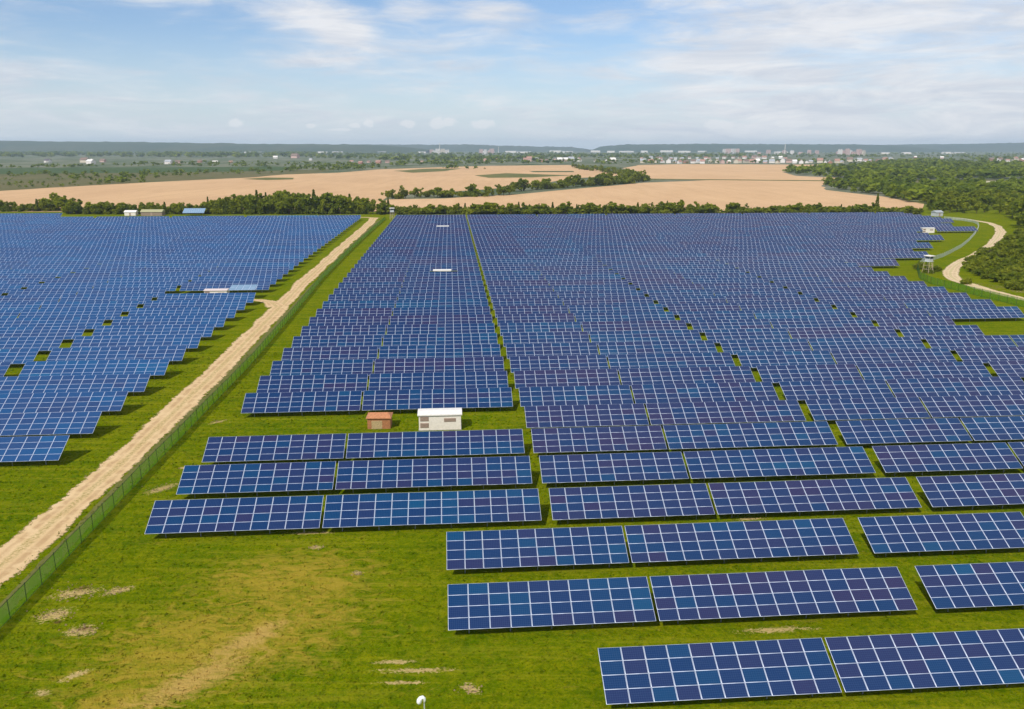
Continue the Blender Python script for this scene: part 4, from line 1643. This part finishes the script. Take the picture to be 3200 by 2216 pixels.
groups = [(970, 1012, 346, 7, 9, 'the leftmost pink cluster of tall blocks'), (1082, 1112, 346, 6, 9, 'the second cluster of tall blocks'), (1625, 1662, 345, 7, 11, 'the tall cluster behind the village'),
          (1880, 1948, 350, 9, 10, 'the large pinkish cluster near the chimney'), (1700, 1850, 347, 8, 6, 'the low town row beside the chimney')]
n = 0
for x0, x1, yb, cnt, hp, what in groups:
    for j in range(cnt):
        xd = x0 + (x1 - x0) * (j + .5) / cnt + rng.uniform(-2, 2)
        wl = rng.choice([0, 1, 2], p=[.45, .15, .40])
        town_block(n, xd, yb + rng.uniform(-1.2, 1.2), rng.uniform(5, 10), hp * rng.uniform(.75, 1.4), [M_wallw, M_wallc, M_wallp][wl],
                   f'{["white", "cream", "pink"][wl]} apartment block on the horizon, {ordn(j + 1)} in {what}')
        n += 1
ware = [(560, 346), (590, 346.5), (800, 345), (830, 344.5), (860, 345), (920, 344.5), (950, 345), (1150, 344), (1180, 344.5), (1250, 343.5), (1275, 344), (1340, 343), (1375, 343.5), (1410, 343), (1450, 343.5), (1500, 343), (1540, 343.5), (1580, 343), (1690, 343), (1760, 345), (1990, 347), (2040, 347), (2130, 346), (2160, 346), (725, 345.5), (760, 345.2)]
for i, (xd, yd) in enumerate(ware):
    x, y, z = D(xd, yd)
    mb = MB()
    w, d, h = rng.uniform(14, 32) * y / 1800, 30, rng.uniform(2.4, 3.6) * y / 1800
    mb.box(-w / 2, w / 2, -d / 2, d / 2, -1, h, 0)
    vs = [(-w / 2 - .5, -d / 2 - .5, h), (w / 2 + .5, -d / 2 - .5, h), (w / 2 + .5, d / 2 + .5, h), (-w / 2 - .5, d / 2 + .5, h), (-w / 2 - .5, 0, h + 3), (w / 2 + .5, 0, h + 3)]
    mb.add(vs, [(3, 2, 1, 0), (0, 1, 5, 4), (2, 3, 4, 5), (0, 4, 3), (1, 2, 5)], 1)
    o = link('warehouse', mb.mesh('warehouse_body', [M_white, M_roofg if i % 3 else M_whiteroof]), loc=(x, y, z), rz=rng.uniform(-.1, .1))
    tag(o, f'long low white warehouse on the horizon, {ordn(sorted(w_[0] for w_ in ware).index(xd) + 1)} from the left', 'warehouse', 'white warehouses on the horizon')


def chimney(xd, yd, hpx, label):
    x, y, z = D(xd, yd)
    h = hpx * y / 1800
    mb = MB()
    mb.bar((0, 0, -1), (0, 0, h), h * .035, 10, h * .022)
    mb.bar((0, 0, h * .97), (0, 0, h), h * .028, 10, h * .028)
    o = link('chimney_stack', mb.mesh('chimney_body', M_white), loc=(x, y, z))
    tag(o, label, 'chimney')


chimney(1766, 347, 22, 'slender white chimney rising above the town, right of centre')
chimney(990, 345, 22, 'slender pale mast above the leftmost pink cluster of blocks')
chimney(1122, 346, 15, 'thin pale chimney beside the second cluster of tall blocks')


# ------------------------------------------------------------------ hills
def hills(name, x0d, x1d, dist, depth, prof, label, seed, col1, col2):
    r = np.random.default_rng(seed)
    nx, ny = 160, 14
    xs = np.linspace((x0d - 1152.5) / 1800 * dist, (x1d - 1152.5) / 1800 * dist, nx)
    px = xs / dist * 1800 + 1152.5
    hh = np.interp(px, [p[0] for p in prof], [p[1] for p in prof])     # px above the eye-level line
    top = CAMZ + (hh / 1800) * dist
    k = np.convolve(r.normal(0, 1, nx + 8), np.ones(5) / 5, 'same')[4:-4]
    V = []
    for j in range(ny):
        t = j / (ny - 1)
        f = math.sin(t * math.pi * .5) ** 1.2 if t <= 1 else 1
        y = dist - depth + depth * t
        z = gz(YB) - 1 + (top + k * 3.0 - gz(YB) + 1) * f + r.normal(0, 2.5, nx) * f * (t > .2)
        V.append(np.stack([xs, np.full(nx, y), z], -1))
    V.append(np.stack([xs, np.full(nx, dist + depth), np.full(nx, gz(YB) - 1)], -1))
    V = np.concatenate(V)
    n = ny + 1
    idx = np.arange(n * nx).reshape(n, nx)
    q = np.stack([idx[:-1, :-1], idx[:-1, 1:], idx[1:, 1:], idx[1:, :-1]], -1).reshape(-1, 4)
    m, nt, bs = material('hill_' + name)
    p = nt.pos()
    a = nt.noise(nt.mapping(p, (0, 0, 0), 0, (1, .5, 3)), 0.0022, 6, 0.65)
    b = nt.noise(p, 0.02, 4, 0.7)
    c = nt.mix(nt.rng(a, .42, .62), col1, col2)
    c = nt.mix(nt.rng(b, .4, .6, 0, .35), c, (0.02, 0.035, 0.012))
    nt.l.new(c, bs.inputs['Base Color'])
    bs.inputs['Roughness'].default_value = 1
    bs.inputs['Specular IOR Level'].default_value = 0
    o = link('hills', np_mesh('hills', V, q, [m]))
    struct(o, label, 'hills')


HZ = 334.2
hills('a', -900, 980, 8200, 1500, [(-900, 12), (-200, 16), (0, 17), (180, 14.5), (340, 13), (420, 12), (600, 9), (760, 8.5), (860, 7), (930, 2), (980, -4)], 'long wooded bluish hill on the left horizon', 3, (0.040, 0.062, 0.022), (0.075, 0.085, 0.035))
hills('b', 560, 1340, 11500, 1500, [(560, -4), (640, 5), (700, 8), (1060, 8), (1150, 5), (1280, 3), (1340, -5)], 'faint low hill in the middle of the horizon', 4, (0.04, 0.06, 0.025), (0.075, 0.085, 0.04))
hills('c', 1320, 2000, 9800, 1300, [(1320, -5), (1350, 5), (1400, 8.5), (1600, 9.5), (1700, 9), (1900, 8), (2000, 4)], 'wooded blue hill behind the town, right of centre', 5, (0.032, 0.058, 0.024), (0.055, 0.075, 0.032))
hills('d', 1780, 3200, 11000, 1600, [(1780, -4), (1850, 7), (2000, 8), (2150, 9.5), (2240, 12), (2305, 14), (2600, 16), (3200, 12)], 'distant blue hills on the right horizon', 6, (0.035, 0.058, 0.028), (0.07, 0.085, 0.04))


# ------------------------------------------------------------------ grass tufts in the near meadow
def tufts():
    n = 52000
    d = 42 + 105 * rng.random(n) ** 1.15
    X = rng.uniform(-1, 1, n) * (d * .70 + 6)
    Y = d
    u = X * CT + Y * ST
    v = -X * ST + Y * CT
    keep = ~(np.abs(u - np.interp(v, [20, 60, 79, 94, 115, 151], [-44.5, -42.4, -41.2, -40.5, -40.7, -41.0])) < 2.0)
    X, Y = X[keep], Y[keep]
    n = len(X)
    Z = -SLOPE * Y
    s = rng.uniform(.03, .075, n) * (1 + Y / 160)
    V = np.zeros((n, 3, 4, 3))
    for k in range(3):
        a = rng.uniform(0, 6.28, n)
        w = s * rng.uniform(.6, 1.3, n)
        h = s * rng.uniform(.6, 1.3, n)
        ox, oy = rng.normal(0, .08, n), rng.normal(0, .08, n)
        lx, ly = rng.normal(0, .5, n) * h, rng.normal(0, .5, n) * h
        ca, sa = np.cos(a), np.sin(a)
        for c, (da, top, ww) in enumerate(((-1, 0, 1), (1, 0, 1), (1, 1, .35), (-1, 1, .35))):
            V[:, k, c, 0] = X + ox + da * w * ww * ca + top * lx
            V[:, k, c, 1] = Y + oy + da * w * ww * sa + top * ly
            V[:, k, c, 2] = Z - .02 + top * h
    Q = np.arange(n * 12).reshape(-1, 4)
    T = np.repeat(rng.random(n), 3)
    me = np_mesh('grass', V.reshape(-1, 3), Q, [M_tuft], tint=T)
    tag(link('grass', me), 'short rough grass tufts growing over the near meadow', 'grass', None, 'stuff')


tufts()



def clods():
    mb = MB()
    spots_ = [((120, 1385), 1.4), ((170, 1335), 1.8), ((185, 1420), 1.2), ((265, 1330), 1.1), ((712, 1232), .7), ((805, 1290), .6), ((1060, 1550), .8), ((365, 1100), 1.6), ((490, 950), 1.0)]
    for c, rad in spots_:
        cx, cy, _ = D(*c)
        for _i in range(int(38 * rad)):
            x, y = cx + rng.normal(0, rad * .6), cy + rng.normal(0, rad * .4)
            q = rng.uniform(.03, .11)
            z = gz(y)
            vs = [(x + q * rng.uniform(.6, 1.3) * math.cos(a), y + q * rng.uniform(.6, 1.3) * math.sin(a), z - .02) for a in np.arange(5) * 1.2566]
            vs += [(x + q * .5 * math.cos(a + .5), y + q * .5 * math.sin(a + .5), z + q * rng.uniform(.4, .9)) for a in np.arange(5) * 1.2566]
            mb.add(vs, [(i, (i + 1) % 5, 5 + (i + 1) % 5, 5 + i) for i in range(5)] + [(5, 6, 7, 8, 9)])
    tag(link('rubble', mb.mesh('rubble', plain('dry_soil_clods', (0.25, 0.17, 0.085), 0.95, 0, 0.4))), 'small dry soil clods lying on the bare patches of the meadow', 'soil clods', None, 'stuff')


clods()

# ------------------------------------------------------------------ air
def haze():
    mb = MB()
    mb.box(-17000, 17000, -600, 17000, -5.0, 175)
    me = mb.mesh('haze', None) if False else bpy.data.meshes.new('haze')
    me.from_pydata(mb.v, [], mb.f)
    m = bpy.data.materials.new('thin_haze')
    m.use_nodes = True
    nt = m.node_tree
    nt.nodes.clear()
    out = nt.nodes.new('ShaderNodeOutputMaterial')
    pv = nt.nodes.new('ShaderNodeVolumePrincipled')
    pv.inputs['Color'].default_value = (0.70, 0.87, 1.0, 1)
    pv.inputs['Density'].default_value = 7.0e-5
    nt.links.new(pv.outputs[0], out.inputs['Volume'])
    me.materials.append(m)
    o = link('haze', me)
    tag(o, 'thin bluish summer haze filling the air to the horizon', 'haze', None, 'stuff')
    o.display_type = 'WIRE'


haze()


# ------------------------------------------------------------------ sky, sun, camera
def sky():
    w = bpy.data.worlds.new('World')
    sc.world = w
    w.use_nodes = True
    nt = NT(w.node_tree)
    bg = w.node_tree.nodes['Background']
    st = nt.new('ShaderNodeTexSky', sky_type='NISHITA')
    st.sun_disc = False
    st.sun_elevation = SUN_EL
    st.sun_rotation = math.atan2(-SUN_H[0], -SUN_H[1])
    st.altitude = 200
    st.air_density = 1.0
    st.dust_density = 0.6
    st.ozone_density = 1.5
    g = nt.new('ShaderNodeTexCoord').outputs['Generated']
    sep = nt.new('ShaderNodeSeparateXYZ')
    nt.l.new(g, sep.inputs[0])
    az = nt.math('ARCTAN2', sep.outputs['X'], sep.outputs['Y'])
    el = nt.math('ARCSINE', sep.outputs['Z'])
    cmb = nt.new('ShaderNodeCombineXYZ')
    nt.l.new(az, cmb.inputs['X'])
    nt.l.new(el, cmb.inputs['Y'])
    ae = cmb.outputs[0]

    def AE(xd, yd):
        return (xd - 1152.5) / 1800 * .96, (334 - yd) / 1800 * 1.02

    # wisps: anisotropic noise at two slants
    w1 = nt.noise(nt.mapping(ae, (0, 0, 0), 0.10, (3.2, 15, 1)), 2.2, 8, 0.60, 0.55)
    w2 = nt.noise(nt.mapping(ae, (3, 1, 0), -0.12, (4.0, 22, 1)), 2.6, 8, 0.62, 0.5)
    base = nt.noise(nt.mapping(ae, (1.3, .2, 0), 0.05, (1.2, 5, 1)), 2.0, 4, 0.5, 0.2)
    veil = nt.math('ADD', nt.math('MULTIPLY', w1, .55), nt.math('MULTIPLY', w2, .45))

    def blob(xd, yd, rx, ry, inner=0.0, rot=0.0):
        a, e = AE(xd, yd)
        mp = nt.mapping(ae, (a, e, 0), rot, (rx / 1800, ry / 1800, 1), 'TEXTURE')
        return nt.rng(nt.vlen(mp), inner, 1.0, 1, 0, True)

    # overall cover: heavy on the right, thin over the upper left
    right = nt.rng(az, -0.02, 0.34, 0, 1, True)
    low = nt.rng(el, 0.095, 0.015, 0, 1, True)
    cover = nt.math('ADD', nt.math('MULTIPLY', right, 0.34), nt.math('MULTIPLY', low, 0.16))
    cover = nt.math('ADD', cover, nt.math('MULTIPLY', nt.math('SUBTRACT', base, 0.5), 0.35))
    plus = [(230, 32, 420, 60, .45), (60, 200, 380, 110, .22), (560, 32, 200, 34, .22), (720, 75, 170, 50, .55), (800, 105, 110, 34, .45), (925, 66, 110, 34, .40), (1120, 74, 150, 45, .42), (690, 165, 190, 30, .25), (860, 140, 330, 80, .14),
            (1060, 5, 120, 26, .35), (1500, 165, 330, 40, .26), (1780, 120, 420, 60, .20), (2230, 20, 110, 22, .35), (420, 60, 260, 30, .15)]
    for x, y, rx, ry, k in plus:
        cover = nt.math('ADD', cover, nt.math('MULTIPLY', blob(x, y, rx, ry), k))
    minus = [(420, 120, 330, 70, .16), (960, 18, 160, 40, .30), (1260, 30, 170, 60, .28), (1330, 150, 170, 60, .12), (30, 90, 140, 40, .10)]
    for x, y, rx, ry, k in minus:
        cover = nt.math('SUBTRACT', cover, nt.math('MULTIPLY', blob(x, y, rx, ry), k))
    dens = nt.math('ADD', cover, nt.math('MULTIPLY', nt.math('SUBTRACT', veil, 0.5), 1.9))
    dens = nt.rng(dens, -0.16, 0.56, 0, 0.94, True)
    # small heaped clouds near the horizon
    pn = nt.noise(nt.mapping(ae, (0, 0, 0), 0, (1, 1.4, 1)), 75, 5, 0.6, 0.4)
    puff = None
    for x, y, rx, ry in ((551, 285, 24, 12), (708, 288, 16, 8), (800, 287, 18, 8), (832, 284, 16, 11), (920, 284, 28, 13), (985, 283, 28, 20), (1010, 280, 26, 14), (1085, 284, 42, 15), (1610, 287, 50, 14), (1760, 286, 60, 12), (770, 296, 40, 5)):
        b = blob(x, y, rx * 1.25, ry * 1.3, 0.1)
        puff = b if puff is None else nt.math('MAXIMUM', puff, b)
    puff = nt.rng(nt.math('ADD', puff, nt.math('MULTIPLY', nt.math('SUBTRACT', pn, 0.5), 1.5)), 0.42, 0.78, 0, 0.62, True)
    skyc = nt.mix(1.0, st.outputs[0], (1.00, 1.10, 1.28), 'MULTIPLY')
    # milky air low in the sky
    hz = nt.rng(el, 0.13, 0.0, 0.0, 1.0, False)
    hzp = nt.math('POWER', hz, 1.25)
    skyc = nt.mix(nt.math('MULTIPLY', hzp, 0.92), skyc, (6.7, 7.6, 8.45))
    shade = nt.noise(nt.mapping(ae, (7, 3, 0), 0.06, (2.2, 13, 1)), 3.4, 8, 0.66, 0.7)
    cl = nt.mix(nt.rng(shade, 0.38, 0.62), (6.6, 7.0, 7.8), (8.7, 8.75, 9.0))
    c = nt.mix(dens, skyc, cl)
    c = nt.mix(puff, c, (8.8, 8.9, 9.1))
    nt.l.new(c, bg.inputs['Color'])
    bg.inputs['Strength'].default_value = 0.10


sky()
sun = bpy.data.lights.new('sun', 'SUN')
sun.energy = 4.2
sun.angle = R(0.53)
sun.color = (1.0, 0.95, 0.87)
so = bpy.data.objects.new('sun', sun)
COL.objects.link(so)
from mathutils import Vector
ld = Vector((SUN_H[0] * math.cos(SUN_EL), SUN_H[1] * math.cos(SUN_EL), -math.sin(SUN_EL)))
so.rotation_euler = ld.to_track_quat('-Z', 'Y').to_euler()

cam = bpy.data.cameras.new('camera')
cam.sensor_width = 36
cam.lens = 36 * FPX / 3200
cam.clip_start = 0.5
cam.clip_end = 40000
co = bpy.data.objects.new('camera', cam)
COL.objects.link(co)
co.location = (0, 0, CAMZ)
co.rotation_euler = (math.pi / 2 - PITCH, 0, 0)
sc.camera = co

sc.view_settings.view_transform = 'Standard'
sc.view_settings.look = 'None'
sc.view_settings.exposure = 0
sc.view_settings.gamma = 1
sc.render.engine = 'CYCLES'
sc.cycles.use_denoising = True
sc.cycles.max_bounces = 6
sc.cycles.diffuse_bounces = 2
sc.cycles.glossy_bounces = 2
sc.cycles.transparent_max_bounces = 12
sc.cycles.volume_bounces = 0
print('tables', len(NEAR), len(REST), 'detailed', len(DETAIL), 'hedge', len(trees_l), len(trees_r), 'bush', len(bush_spots))
